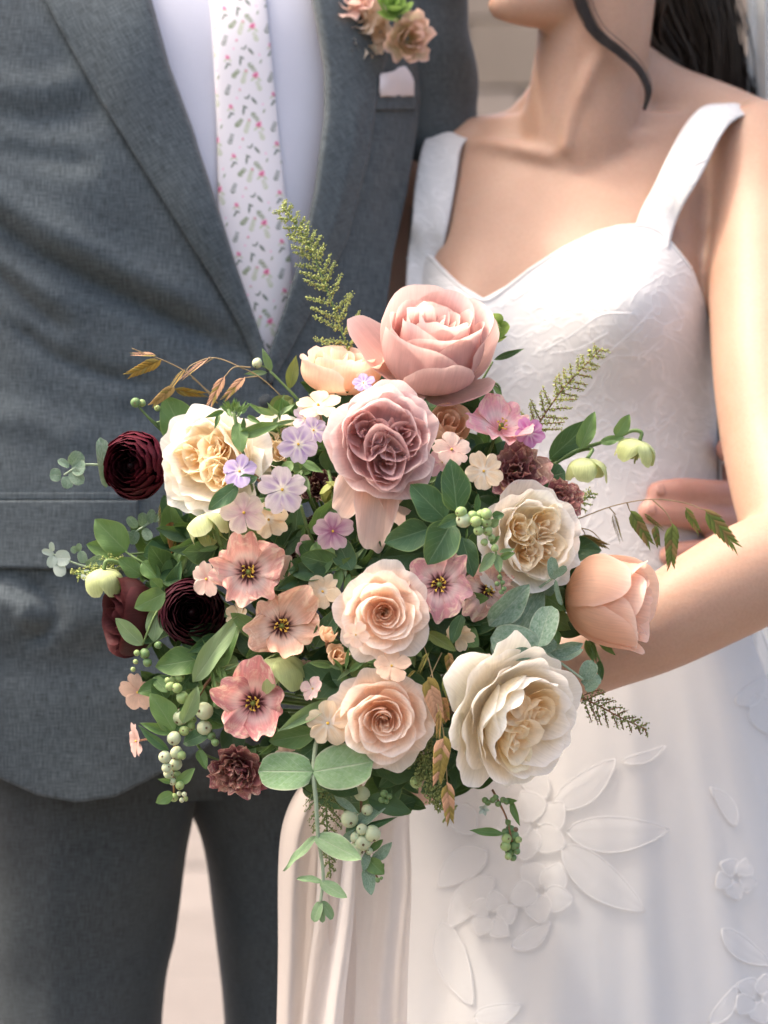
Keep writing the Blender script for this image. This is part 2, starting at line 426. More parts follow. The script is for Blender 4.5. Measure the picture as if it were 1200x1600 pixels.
def bud_rose(label, px, py, y, d, Rpx, Lpx, base, tip, edge, roll=0.0, seed=1, N=13, group='roses in the bouquet', ext=None):
    """half open bloom seen from the side: petals wrapped round each other, rims turned out"""
    rg = random.Random(seed)
    R, L = px2m(Rpx, y), px2m(Lpx, y); o, loc, q = flower_root('rose', label, 'rose', px, py, y, d, roll, group)
    for i in range(N):
        t = i / (N - 1)
        th = i * GA + rg.uniform(-.2, .2)
        rm = R * (0.18 + 0.82 * t); rt = R * (0.14 + 0.78 * t)
        h2 = L * (0.90 + 0.07 * math.sin(i * 2.1) + 0.04 * t)
        prof = (0.12 * R, 0.0, rm * 1.45, L * 0.16, rt, h2)
        add_petal(o, M_PETAL, ramp(base, tip, edge), theta=th, prof=prof, hw=R * (0.30 + 0.85 * t), nu=15, nv=12, curl=R * (0.04 + 0.20 * t * rg.uniform(.6, 1.2)),
                  ruf=0.025 * R * rg.uniform(.5, 1.5), spiral=0.06 * R, roll=0.02 * R * rg.uniform(0, 2), maxang=1.9, ph=rg.uniform(0, 6), kr=3, rnd=0.22, wbase=0.35, curlv=0.8)
    for e in (ext or []):
        add_petal(o, M_PETAL, ramp(base, tip, edge), nu=15, nv=12, **{k: (v * R if k in ('hw', 'curl', 'ruf', 'roll') else (tuple(z * R for z in v) if k == 'prof' else v)) for k, v in e.items()})
    calyx(o, R * 0.9, z=0.05 * L); stem_to_bind(o, loc, q)
    return o

def ranunculus(label, px, py, y, d, Rpx, c_in, c_out, roll=0.0, seed=1, N=62, group='dark ranunculus in the bouquet', side=False):
    rg = random.Random(seed)
    R = px2m(Rpx, y); o, loc, q = flower_root('ranunculus', label, 'ranunculus', px, py, y, d, roll, group)
    for i in range(N):
        t = i / (N - 1)
        th = i * GA + rg.uniform(-.3, .3)
        r2 = R * (0.05 + 0.83 * t ** 0.8); h2 = R * (0.46 + 0.30 * math.sin(min(1, t * 1.25) * math.pi) - 0.30 * max(0, t - .6) / .4 + rg.uniform(-.02, .02))
        prof = (0.05 * R + r2 * .35, -0.25 * R, min(r2 * 1.35 + 0.06 * R, 1.08 * R), h2 * 0.05, r2, h2)
        kk = t ** 1.3
        c0 = np.asarray(c_in) * (1 - kk) + np.asarray(c_out) * kk
        add_petal(o, M_DARKP, ramp(c0 * .75, c0, c0 * 1.9 + .004), theta=th, prof=prof, hw=R * (0.14 + 0.40 * t), nu=9, nv=6, curl=0.03 * R * t,
                  ruf=0.022 * R * rg.uniform(.4, 1.4), spiral=0.02 * R, maxang=1.3, ph=rg.uniform(0, 6), kr=4, rnd=0.15)
    v, f = ellipsoid_vf((0, 0, 0.30 * R), (0.13 * R, 0.13 * R, 0.16 * R), 10, 6)
    obj('eye', mesh('eye', v, f, plain_material('ranunculus_eye', tuple(np.asarray(c_in) * .8), var=.3, scale=300)), o)
    stem_to_bind(o, loc, q)
    return o

def ruffled_double(label, px, py, y, d, Rpx, cols, roll=0.0, seed=1, N=22, group='dusky ruffled double flowers'):
    rg = random.Random(seed)
    R = px2m(Rpx, y); o, loc, q = flower_root('double_flower', label, 'flower', px, py, y, d, roll, group)
    for i in range(N):
        t = i / (N - 1)
        th = i * GA + rg.uniform(-.4, .4)
        r2 = R * (0.10 + 0.85 * t); h2 = R * (0.62 - 0.25 * t + rg.uniform(-.1, .1))
        prof = (0.04 * R, -0.2 * R, R * (0.2 + 0.75 * t), -0.05 * R, r2, h2)
        c = np.asarray(rg.choice(cols)); c2 = np.asarray(rg.choice(cols))
        add_petal(o, M_DARKP if rg.random() < .25 else M_FLECK, ramp(c * .8, c, c2 * 1.25), theta=th, prof=prof, hw=R * (0.25 + 0.3 * t), nu=11, nv=8, curl=0.14 * R * t,
                  ruf=0.09 * R * rg.uniform(.6, 1.4), spiral=0.05 * R, notch=rg.choice([0, .1, .15]), maxang=1.3, ph=rg.uniform(0, 6), kr=rg.uniform(4, 7))
    calyx(o, R * .8); stem_to_bind(o, loc, q, r=.0018)
    return o

def open_five(label, px, py, y, d, Rpx, tip, mid, roll=0.0, seed=1, n=5, group='open flowers with dark eyes', eye=(0.075, 0.018, 0.022), cupr=0.25, gap=1.0, skip=()):
    """five broad ruffled petals round a dark streaked eye with yellow stamens"""
    rg = random.Random(seed)
    R = px2m(Rpx, y); o, loc, q = flower_root('eyed_flower', label, 'flower', px, py, y, d, roll, group)
    tip, mid, eye = np.asarray(tip), np.asarray(mid), np.asarray(eye)
    for i in range(n):
        if i in skip: continue
        th = i * 2 * math.pi / n + rg.uniform(-.12, .12)
        ph0 = rg.uniform(0, 6); tj = rg.uniform(.85, 1.12)
        def colf(u, v, ph0=ph0, tj=tj):
            streak = 0.255 + 0.06 * np.sin(17 * u + ph0) + 0.04 * np.sin(31 * u + 2 * ph0)
            k = sstep(streak - .08, streak + .08, v)[:, None]
            pale = np.exp(-((v - .46) / .13) ** 2)[:, None] * 0.75
            wash = np.clip(0.5 + 0.5 * np.sin(3 * u + 5 * v + ph0), 0, 1)[:, None] * 0.35
            c = tip * tj * (1 - wash) + mid * wash
            c = c * (1 - pale) + (mid * .45 + .5 * np.array((.9, .78, .7))) * pale
            return eye * (1 - k) + c * k
        cu = rg.uniform(.1, 1.0) * cupr
        add_petal(o, M_FLECK, colf, theta=th, prof=(0.02 * R, -0.12 * R, 0.50 * R, 0.02 * R, R * rg.uniform(.80, 1.05), R * cu), hw=R * rg.uniform(.5, .66) * gap, nu=23, nv=22,
                  curl=R * rg.uniform(-.08, .18), ruf=0.075 * R * rg.uniform(.6, 1.5), spiral=0.05 * R, notch=rg.choice([0, .06, .1]), maxang=0.85, ph=rg.uniform(0, 6), kr=rg.uniform(4, 7), rnd=0.3, wbase=0.22, pw=0.8)
    for i in range(9):
        a = i * GA; rr = R * rg.uniform(.10, .20); h = R * rg.uniform(.12, .24)
        v1 = tube_vf([(0, 0, -0.05 * R), (rr * .7 * math.cos(a), rr * .7 * math.sin(a), h * .7), (rr * math.cos(a), rr * math.sin(a), h)], [.010 * R, .009 * R, .008 * R], 5)
        v2 = ellipsoid_vf((rr * math.cos(a), rr * math.sin(a), h), (.05 * R, .025 * R, .022 * R), 6, 4, Quaternion((0, 0, 1), a + 1))
        V, F = join_vf([v1, v2]); obj('stamen', mesh('stamen', V, F, M_STAMEN), o)
    V, F = ellipsoid_vf((0, 0, .06 * R), (.075 * R, .075 * R, .13 * R), 8, 6); obj('pistil', mesh('pistil', V, F, M_PISTIL), o)
    stem_to_bind(o, loc, q, r=.0013)
    return o

def phlox(label, px, py, y, d, Rpx, pal, roll=0.0, seed=1, group='small phlox blossoms', cupr=0.1, streaked=True):
    """small five-lobed blossom on a thin tube"""
    rg = random.Random(seed)
    edge, mid, star = [np.asarray(c) for c in pal]
    R = px2m(Rpx, y); o, loc, q = flower_root('phlox_blossom', label, 'flower', px, py, y, d, roll, group)
    for i in range(5):
        th = i * 2 * math.pi / 5 + rg.uniform(-.1, .1); ph0 = rg.uniform(0, 6)
        def colf(u, v, ph0=ph0):
            s = (np.abs(np.sin(4.2 * u + .6 * math.sin(ph0))) ** 5 * (1 - v) * 1.7 if streaked else 0 * v)
            e = sstep(.35, .95, v + .15 * np.sin(3 * u + ph0))[:, None]
            c = mid * (1 - e) + edge * e
            k = np.clip(sstep(.34, .1, v) + s * .7, 0, 1)[:, None]
            return c * (1 - k) + star * k
        add_petal(o, M_PETAL, colf, theta=th, prof=(0.03 * R, -0.06 * R, 0.5 * R, 0.05 * R, R * rg.uniform(.92, 1.04), R * cupr * rg.uniform(-.6, 1.4)), hw=R * 0.54, nu=13, nv=11,
                  curl=R * rg.uniform(-.04, .08), ruf=0.03 * R * rg.uniform(.4, 1.5), spiral=0.07 * R, notch=rg.choice([.04, .08, .12]), maxang=0.68, ph=ph0, kr=rg.uniform(3, 6), rnd=0.32, wbase=0.14, pw=0.85)
    V, F = ellipsoid_vf((0, 0, 0.0), (.07 * R, .07 * R, .06 * R), 8, 5); obj('throat', mesh('throat', V, F, M_STAMEN), o)
    V, F = tube_vf([(0, 0, -.02 * R), (0.02 * R, 0, -.4 * R), (.06 * R, 0, -.9 * R)], [.07 * R, .05 * R, .06 * R], 6); obj('tube', mesh('tube', V, F, plain_material('phlox_tube', (.45, .25, .16))), o)
    return o

def hellebore(label, px, py, y, d, Rpx, roll=0.0, seed=1, group='green hellebores in the bouquet', c1=lin(208, 216, 160), c2=lin(160, 180, 104), stem=None, closed=0.8):
    """nodding green bell: five broad sepals, seen from outside"""
    rg = random.Random(seed)
    R = px2m(Rpx, y); o, loc, q = flower_root('hellebore', label, 'hellebore', px, py, y, d, roll, group)
    for i in range(5):
        th = i * 2 * math.pi / 5 + rg.uniform(-.15, .15)
        rr = 1 + .06 * (i % 2)
        add_petal(o, M_HELL, ramp(c1, np.asarray(c1) * .6 + np.asarray(c2) * .4, c1, jit=.12), name='sepal', theta=th, prof=(0.03 * R, 0.0, 1.15 * R * rr, 0.02 * R, R * (1 - .35 * closed) * rr, R * 1.15), hw=R * .72, nu=11, nv=10,
                  curl=.07 * R, ruf=.05 * R, spiral=.09 * R, maxang=.95, ph=rg.uniform(0, 6), kr=3.3, rnd=.42, wbase=.2)
    for i in range(14):
        a = i * GA; rr = R * .22 * math.sqrt((i + 1) / 14)
        V, F = tube_vf([(rr * .4 * math.cos(a), rr * .4 * math.sin(a), .1 * R), (rr * math.cos(a), rr * math.sin(a), R * rg.uniform(.7, 1.2))], [.02 * R, .035 * R], 5)
        obj('stamen', mesh('stamen', V, F, M_BERRY), o)
    if stem:
        qi = q.inverted()
        pts = [P(*s) for s in stem]
        V, F = tube_vf([loc] + pts, .0017, 6, n=6 * (len(pts) + 1))
        V = [qi @ (Vector(p) - loc) for p in V]
        obj('stem', mesh('stem', V, F, M_STEM), o)
    else: stem_to_bind(o, loc, q, r=.0015)
    return o
# ================================================================ leaves, berries, grasses
_leafm = {}
def leaf_mesh(kind, mat, var):
    key = (kind, mat, var)
    if key in _leafm: return _leafm[key]
    rg = random.Random(hash((len(kind), len(mat), var)) & 255)
    nu, nv = 9, 13
    u = np.linspace(-1, 1, nu)[:, None] * np.ones((1, nv)); v = np.ones((nu, 1)) * np.linspace(0, 1, nv)[None, :]
    if kind == 'ovate': w = 1.02 * np.sin(np.pi * v ** 0.78) ** 0.72
    elif kind == 'lance': w = np.sin(np.pi * v ** 0.75) ** 1.05
    elif kind == 'round': w = np.sqrt(np.clip(1 - (2 * v - 1) ** 2, 0, 1)) ** 0.85
    else: w = np.sin(np.pi * v ** 0.9) ** 0.6
    w = np.maximum(w, 0.012)
    lob = 1 + (0.06 * np.sin(9 * v + var * 2 + 1.5 * np.sign(u)) if kind in ('ovate', 'wavy') else 0.015 * np.sin(7 * v + var))
    if kind == 'wavy': lob = lob + 0.08 * np.sin(14 * v + var)
    x = 0.5 * u * w * lob
    fold = (0.10, 0.22, 0.34, 0.16)[var % 4] * (0.6 if kind == 'round' else 1)
    arch = (0.10, 0.18, 0.26, -0.06)[var % 4]
    z = fold * np.abs(u) ** 1.3 * w * 0.5 - arch * (v - 0.1) ** 2 + 0.035 * np.sin(6 * v + 2 * u + var) * np.abs(u)
    z = z + (0.03 * np.sin(13 * v + 3 * var) * np.abs(u) ** 2 if kind != 'round' else 0.012 * np.sin(5 * v + var) * np.abs(u))
    y = v + 0.03 * np.abs(u) * np.sin(3 * v)
    m = mesh('leaf', np.stack([x, y, z], -1).reshape(-1, 3), gfaces(nu, nv), LM[mat], uvs=np.stack([(u + 1) / 2, v], -1).reshape(-1, 2))
    _leafm[key] = m
    return m
def leaf(parent, b, t, wpx, kind='ovate', mat='dark', y=None, ty=None, roll=0.0, var=None, name='leaf'):
    """leaf from base pixel b to tip pixel t; y, ty the depths of base and tip"""
    if y is None: y = dome(*b) + 0.03
    if ty is None: ty = y - 0.004
    B, T = P(b[0], b[1], y), P(t[0], t[1], ty)
    ya = (T - B); L = ya.length; ya.normalize()
    to = Vector((0, -CAM_D, CAM_Z)) - B
    to = (to - ya * to.dot(ya)).normalized()
    za = Quaternion(ya, roll) @ to; xa = ya.cross(za)
    W = px2m(wpx, y)
    var = rng.randrange(4) if var is None else var
    o = bpy.data.objects.new(name, leaf_mesh(kind, mat, var))
    mt = Matrix((xa * W, ya * L, za * (W + L) * 0.5)).transposed().to_4x4()
    mt.translation = B - root_of(parent).location
    o.matrix_local = mt
    COL.objects.link(o); o.parent = parent
    return o
def stem(parent, pts, r=0.0013, mat=None, n=None, name='stem', taper=0.6):
    pts = [P(*p) if not isinstance(p, Vector) else p for p in pts]
    k = len(pts)
    V, F = tube_vf(pts, [r * (1 - (1 - taper) * i / (k - 1)) for i in range(k)], 6, n=n or 6 * k)
    return wobj(name, mesh(name, V, F, mat or M_STEM), parent)
_bm = {}
def berry_mesh(mat):
    if mat.name not in _bm:
        V, F = ellipsoid_vf((0, 0, 0), (1, 1, 1), 14, 9)
        V = [Vector((p.x * (1 + .12 * p.z), p.y * (1 + .12 * p.z), p.z * 1.08 - (0.10 * math.exp(-((p.x ** 2 + p.y ** 2) / .03)) if p.z > 0 else 0))) for p in V]
        _bm[mat.name] = mesh('berry', V, F, mat)
        V, F = join_vf([ellipsoid_vf((0, 0, 1.0), (.16, .16, .09), 7, 4)] + [tube_vf([(0.1 * math.cos(a), .1 * math.sin(a), .98), (.2 * math.cos(a), .2 * math.sin(a), 1.14)], [.05, .02], 4) for a in (0, 1.3, 2.5, 3.8, 5)])
        _bm['nub'] = mesh('nub', V, F, M_NUB)
    return _bm[mat.name]
def berry(parent, px, py, y, rpx, mat=None, d=None):
    o = bpy.data.objects.new('berry', berry_mesh(mat or M_BERRY))
    d = d or Vector((rng.uniform(-.7, .7), rng.uniform(-1, -.2), rng.uniform(-.8, .3)))
    q = aim(d); r = px2m(rpx, y)
    o.matrix_local = Matrix.Translation(P(px, py, y) - root_of(parent).location) @ q.to_matrix().to_4x4() @ Matrix.Diagonal((r, r, r, 1))
    COL.objects.link(o); o.parent = parent
    n = bpy.data.objects.new('nub', _bm['nub']); COL.objects.link(n); n.parent = o
    return o
def sprig(name, label, cat, at, group=None):
    return thing(name, label, cat, P(*at), group)

def spikelet(parent, b, t, wpx, y, ty=None, c1=lin(190, 140, 92), c2=lin(140, 120, 60), n=14, name='spikelet', side=0.0):
    """flat overlapping husks in two rows along an axis (sea oats)"""
    ty = y if ty is None else ty
    B, T = P(b[0], b[1], y), P(t[0], t[1], ty); ax = T - B; L = ax.length; ax.normalize()
    to = (Vector((0, -CAM_D, CAM_Z)) - B); to = (to - ax * to.dot(ax)).normalized(); to = Quaternion(ax, side) @ to
    sd_ = ax.cross(to); W = px2m(wpx, y) * .5
    V, F, C, UV = [], [], [], []
    rg = random.Random(int(b[0] * 7 + b[1]))
    for i in range(n):
        k = i / (n - 1); s = 1 if i % 2 else -1
        wid = W * (0.55 + 0.75 * math.sin(math.pi * min(1, k * .75 + .16))) * (1 - .45 * k)
        p0 = B + ax * (L * .70 * k) + to * (.0004 * (n - i) * .2)
        ln = L * (.34 - .06 * k)
        dirv = (ax * 1.0 + sd_ * s * (.50 - .22 * k)).normalized()
        perp = dirv.cross(to)
        o0 = len(V); h = wid * .36
        rows = ((0, .15, 0), (.3, 1, .9), (.62, .85, 1.0), (.85, .4, .7), (1.0, .03, .3))
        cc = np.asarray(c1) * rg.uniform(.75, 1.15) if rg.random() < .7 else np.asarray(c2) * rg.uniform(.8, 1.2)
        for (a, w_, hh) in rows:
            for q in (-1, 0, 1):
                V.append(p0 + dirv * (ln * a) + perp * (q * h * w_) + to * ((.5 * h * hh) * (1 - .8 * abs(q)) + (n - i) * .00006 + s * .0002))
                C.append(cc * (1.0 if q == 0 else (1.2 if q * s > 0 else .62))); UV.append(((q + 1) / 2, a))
        for r in range(4):
            for q in range(2):
                x = o0 + r * 3 + q; F.append((x, x + 1, x + 4, x + 3))
    return wobj(name, mesh(name, V, F, M_GRASS, cols=np.clip(C, 0, 1), uvs=UV), parent)

def plume(name, label, pts, branches, mat, bead=0.0011, group='feathery plumes in the bouquet', dens=1.0, rstem=0.0009, stemmat=None, at=None):
    """feathery plume: a stem, side branches, tiny beads crowding them"""
    o = thing(name, label, 'plume', P(*(at or pts[0])), group)
    stem(o, pts, rstem, stemmat or M_STEM)
    path = spline([P(*p) for p in pts], 60)
    V, F, sv = [], [], []
    rg = random.Random(int(pts[0][0] * 3 + pts[0][1]))
    ic = ((0, 0, 1), (.9, 0, .2), (0, .9, -.1), (-.9, 0, .1), (0, -.9, 0), (0, 0, -1))
    ifc = ((0, 1, 2), (0, 2, 3), (0, 3, 4), (0, 4, 1), (5, 2, 1), (5, 3, 2), (5, 4, 3), (5, 1, 4))
    for (s, side, length, nb) in branches:
        i = min(58, int(s * 59)); p = Vector(path[i]); tg = (Vector(path[i + 1]) - p).normalized()
        perp = Vector((tg.z, 0, -tg.x)) * side
        L = px2m(length, p.y)
        d = (perp * rg.uniform(.65, .95) + tg * rg.uniform(.35, .7) + Vector((0, rg.uniform(-.4, .4), 0))).normalized()
        cur = [p + d * (L * k / 5) + Vector((0, 0, -L * .12 * (k / 5) ** 2)) + tg * (L * .18 * (k / 5) ** 2) for k in range(6)]
        sv.append(tube_vf(cur, [rstem * .55] * 5 + [rstem * .25], 4))
        for k in range(int(nb * dens)):
            w = (k + rg.random()) / (nb * dens); j = w * 4.99; a = int(j)
            c = cur[a].lerp(cur[a + 1], j - a) + Vector((rg.gauss(0, 1), rg.gauss(0, 1), rg.gauss(0, 1))) * bead * (1.6 - .8 * w)
            o0 = len(V); sc = bead * rg.uniform(.55, 1.15) * (1.15 - .45 * w)
            V.extend([c + Vector(q) * sc * rg.uniform(.8, 1.2) for q in ic]); F.extend([tuple(x + o0 for x in q) for q in ifc])
    if sv:
        a, b_ = join_vf(sv); wobj('side_stems', mesh('side_stems', a, b_, stemmat or M_STEM), o)['kind'] = 'stuff'
    w = wobj('florets', mesh('florets', V, F, mat), o); w['kind'] = 'stuff'
    return o
# ================================================================ the setting: pavement and stone wall, far out of focus
def struct(o, kind='structure'):
    o['kind'] = kind; return o
def box_vf(x0, x1, y0, y1, z0, z1, bev=0.0):
    b = bev
    v = [(x0, y0, z0), (x1, y0, z0), (x1, y1, z0), (x0, y1, z0),
         (x0, y0, z1 - b), (x1, y0, z1 - b), (x1, y1, z1 - b), (x0, y1, z1 - b),
         (x0 + b, y0 + b, z1), (x1 - b, y0 + b, z1), (x1 - b, y1 - b, z1), (x0 + b, y1 - b, z1)]
    f = [(3, 2, 1, 0), (0, 1, 5, 4), (1, 2, 6, 5), (2, 3, 7, 6), (3, 0, 4, 7), (4, 5, 9, 8), (5, 6, 10, 9), (6, 7, 11, 10), (7, 4, 8, 11), (8, 9, 10, 11)]
    return v, f
def stone_material(name, c1, c2, sc=3.0):
    m, nt, out = newmat(name); b = NB(nt)
    g = b.n('ShaderNodeNewGeometry').outputs['Position']
    r = b.n('ShaderNodeObjectInfo').outputs['Random']
    n = b.noise(g, sc, 6, 0.65); n2 = b.noise(g, sc * 9, 4, 0.6)
    f = b.math('ADD', b.math('MULTIPLY', n, 0.7), b.math('MULTIPLY', r, 0.5))
    c = b.mix(b.mapr(f, 0.25, 0.85, 0, 1), c1, c2)
    c = b.mix(b.mapr(n2, 0.5, 0.8, 0, 0.3), c, tuple(np.array(c1) * .6))
    bp = b.n('ShaderNodeBump', ins={'Strength': 0.5, 'Distance': 0.01, 'Height': n2}).outputs[0]
    p = b.n('ShaderNodeBsdfPrincipled', ins={'Base Color': c, 'Roughness': 0.85, 'Specular IOR Level': 0.2, 'Normal': bp})
    b.link(p.outputs[0], out.inputs[0]); return m
M_PAVE = stone_material('paving_stone', (0.155, 0.137, 0.125), (0.215, 0.192, 0.176))
M_JOINT = stone_material('mossy_joint', (0.045, 0.045, 0.03), (0.07, 0.066, 0.045))
M_WALL = stone_material('wall_stone', (0.25, 0.205, 0.16), (0.36, 0.30, 0.25))
M_MORT = stone_material('wall_mortar', (0.18, 0.155, 0.13), (0.22, 0.19, 0.165))
g = obj('ground', mesh('ground', [(-60, -10, -.012), (60, -10, -.012), (60, 120, -.012), (-60, 120, -.012)], [(0, 1, 2, 3)], M_JOINT)); struct(g)
# paving slabs round the couple and behind, as far as single slabs can be told apart
SL = 0.92
slabm = [mesh('paving_slab', *box_vf(-SL / 2 + .018, SL / 2 - .018, -SL / 2 + .018, SL / 2 - .018, -.03, 0.0 + .004 * k, .006), M_PAVE, smooth=False) for k in range(3)]
pv = obj('pavement', mesh('pavement', [(-9, -3, -.008), (9, -3, -.008), (9, 13.2, -.008), (-9, 13.2, -.008)], [(0, 1, 2, 3)], M_JOINT)); struct(pv)
for i in range(-9, 10):
    for j in range(-2, 14):
        s = bpy.data.objects.new('paving_slab', slabm[(i * 3 + j * 5) % 3]); s.location = (i * SL * .98 + (0.45 if j % 2 else 0) - .25, j * SL + .35 - .4, 0); link(s, pv)
WY = 10.6
wall = obj('stone_wall', mesh('stone_wall', *box_vf(-6.1, 6.1, WY + .04, WY + .5, -.05, 4.2), M_MORT, smooth=False))
wall['label'] = 'pale tan coursed stone wall far behind the couple, out of focus'; wall['category'] = 'wall'
z = 0.0; row = 0
rs = random.Random(3)
while z < 4.1:
    h = rs.choice((.26, .30, .34)); x = -6.0 + rs.uniform(0, .3)
    while x < 5.9:
        w = rs.uniform(.5, .95); dd = rs.uniform(0, .025)
        m_ = mesh('stone', *box_vf(x + .008, min(6.05, x + w) - .008, WY - dd, WY + .1, z + .008, z + h - .008, .012), M_WALL, smooth=False)
        if 1.0 < z or row % 2 == 0: pass
        obj('stone', m_, wall); x += w
    z += h; row += 1
# ================================================================ cloth and skin materials
def suit_material(name, c1, c2):
    m, nt, out = newmat(name); b = NB(nt)
    uv = b.n('ShaderNodeUVMap').outputs[0]
    a1 = b.noise(b.mapping(uv, (950, 75, 1)), 1.0, 2, 0.6)
    a2 = b.noise(b.mapping(uv, (80, 950, 1)), 1.0, 2, 0.6)
    big = b.noise(uv, 9.0, 3, 0.5)
    f = b.math('ADD', b.math('MULTIPLY', a1, 0.55), b.math('MULTIPLY', a2, 0.45))
    c = b.mix(b.mapr(f, 0.36, 0.66, 0, 1), c1, c2)
    c = b.mix(b.mapr(big, 0.3, 0.7, 0, 0.12), c, (0.10, 0.10, 0.10))
    w1 = b.n('ShaderNodeTexWave', wave_type='BANDS', bands_direction='DIAGONAL', ins={'Vector': uv, 'Scale': 500.0}).outputs[1]
    h = b.math('ADD', f, b.math('MULTIPLY', w1, 0.15))
    bp = b.n('ShaderNodeBump', ins={'Strength': 0.35, 'Distance': 0.0007, 'Height': h}).outputs[0]
    p = b.n('ShaderNodeBsdfPrincipled', ins={'Base Color': c, 'Roughness': 0.75, 'Specular IOR Level': 0.25, 'Normal': bp, 'Sheen Weight': 0.10, 'Sheen Roughness': 0.5})
    b.link(p.outputs[0], out.inputs[0]); return m
M_SUIT = suit_material('suit_wool_grey', (0.028, 0.038, 0.044), (0.104, 0.129, 0.143))
M_TROU = suit_material('trouser_wool_grey', (0.018, 0.024, 0.027), (0.056, 0.070, 0.077))
def cloth_material(name, col, trans=0.15, rough=0.8, var=0.03, bump=0.3, scale=900.0, alpha=1.0, bd=0.0004):
    m, nt, out = newmat(name); b = NB(nt)
    uv = b.n('ShaderNodeUVMap').outputs[0]
    a1 = b.noise(b.mapping(uv, (scale, scale * .07, 1)), 1.0, 2, 0.6); a2 = b.noise(b.mapping(uv, (scale * .07, scale, 1)), 1.0, 2, 0.6)
    big = b.noise(uv, 14.0, 4, 0.6)
    f = b.math('ADD', b.math('MULTIPLY', a1, 0.5), b.math('MULTIPLY', a2, 0.5))
    c = b.mix(b.mapr(b.math('ADD', b.math('MULTIPLY', f, .6), b.math('MULTIPLY', big, .4)), 0.35, 0.65, 0, 1), tuple(np.array(col) * (1 - var)), tuple(np.minimum(.95, np.array(col) * (1 + var))))
    bp = b.n('ShaderNodeBump', ins={'Strength': bump, 'Distance': bd, 'Height': f}).outputs[0]
    p = b.n('ShaderNodeBsdfPrincipled', ins={'Base Color': c, 'Roughness': rough, 'Specular IOR Level': 0.2, 'Normal': bp, 'Sheen Weight': 0.2})
    t = b.n('ShaderNodeBsdfTranslucent', ins={'Color': c})
    mx = b.n('ShaderNodeMixShader', ins={0: trans, 1: p.outputs[0], 2: t.outputs[0]}).outputs[0]
    if alpha < 1:
        tr = b.n('ShaderNodeBsdfTransparent')
        mx = b.n('ShaderNodeMixShader', ins={0: alpha, 1: tr.outputs[0], 2: mx}).outputs[0]
    b.link(mx, out.inputs[0]); return m
M_SHIRT = cloth_material('shirt_cotton', (0.62, 0.63, 0.715))
M_DRESS = cloth_material('dress_satin_white', (0.665, 0.657, 0.645), rough=0.6, bump=.15)
def lace_material(name, col):
    m, nt, out = newmat(name); b = NB(nt)
    uv = b.n('ShaderNodeUVMap').outputs[0]
    def vine(scale, dist, width, seed):
        n = b.noise(b.mapping(uv, (1, 1, 1), (seed, seed * 2, 0)), scale, 1.5, 0.5, dist)
        return b.mapr(b.math('ABSOLUTE', b.math('SUBTRACT', n, 0.5)), 0.0, width, 1.0, 0.0)
    a = vine(26.0, 1.4, 0.035, 3.1); c_ = vine(48.0, 0.8, 0.05, 8.7)
    blob = b.mapr(b.noise(uv, 70.0, 2, 0.5), 0.56, 0.66, 0, 1)
    w = b.noise(b.mapping(uv, (900, 900, 1)), 1.0, 2)
    h = b.math('ADD', b.math('ADD', b.math('MULTIPLY', a, 0.9), b.math('MULTIPLY', c_, 0.45)), b.math('ADD', b.math('MULTIPLY', blob, 0.6), b.math('MULTIPLY', w, 0.12)))
    bp = b.n('ShaderNodeBump', ins={'Strength': 0.36, 'Distance': 0.0012, 'Height': h}).outputs[0]
    c = b.mix(b.mapr(h, 0, 1.2, 0, 1), tuple(np.array(col) * .95), tuple(np.minimum(.95, np.array(col) * 1.08)))
    p = b.n('ShaderNodeBsdfPrincipled', ins={'Base Color': c, 'Roughness': 0.7, 'Specular IOR Level': 0.2, 'Normal': bp, 'Sheen Weight': 0.2})
    b.link(p.outputs[0], out.inputs[0]); return m
M_LACE = lace_material('dress_lace_white', (0.60, 0.592, 0.58))
M_TULLE = cloth_material('tulle_white', (0.74, 0.73, 0.72), trans=.35, alpha=.30, rough=.9)
M_APPLS = cloth_material('applique_sheer', (0.78, 0.78, 0.78), trans=.2, rough=.6, bump=.5, alpha=.7)
M_APPL = cloth_material('applique_white', (0.74, 0.74, 0.74), trans=.1, rough=.55, bump=.5)
M_RIB = cloth_material('ribbon_silk_blush', (0.74, 0.665, 0.615), trans=.4, alpha=.78, rough=.6, scale=1300)
M_RIBP = cloth_material('ribbon_silk_pale', (0.76, 0.71, 0.67), trans=.4, alpha=.8, rough=.6, scale=1300)
M_VEIL = cloth_material('veil_tulle', (0.70, 0.74, 0.76), trans=.3, alpha=.8, rough=.8)
M_POCK = cloth_material('pocket_square_linen', (0.78, 0.72, 0.74))
def skin_material(name, c, red, rough=0.5):
    m, nt, out = newmat(name); b = NB(nt)
    oc = b.n('ShaderNodeTexCoord').outputs['Object']
    n = b.noise(oc, 14, 5, 0.65); n2 = b.noise(oc, 420, 3, 0.6); n3 = b.noise(oc, 48, 2, 0.5)
    col = b.mix(b.mapr(n, 0.35, 0.7, 0, 0.5), c, red)
    col = b.mix(b.mapr(n2, 0.4, 0.75, 0, 0.28), col, tuple(np.array(red) * .75))
    col = b.mix(b.mapr(n3, 0.80, 0.81, 0, 0.5), col, (0.20, 0.09, 0.05))      # a few small moles
    bp = b.n('ShaderNodeBump', ins={'Strength': 0.3, 'Distance': 0.0005, 'Height': n2}).outputs[0]
    p = b.n('ShaderNodeBsdfPrincipled', ins={'Base Color': col, 'Roughness': rough, 'Specular IOR Level': 0.35, 'Normal': bp, 'Subsurface Weight': 0.35, 'Subsurface Scale': 0.008})
    p.inputs['Subsurface Radius'].default_value = (1.0, 0.35, 0.2)
    b.link(p.outputs[0], out.inputs[0]); return m
M_SKINB = skin_material('skin_warm', (0.455, 0.288, 0.205), (0.39, 0.222, 0.150))
M_SKING = skin_material('skin_ruddy', (0.49, 0.275, 0.215), (0.45, 0.205, 0.16))
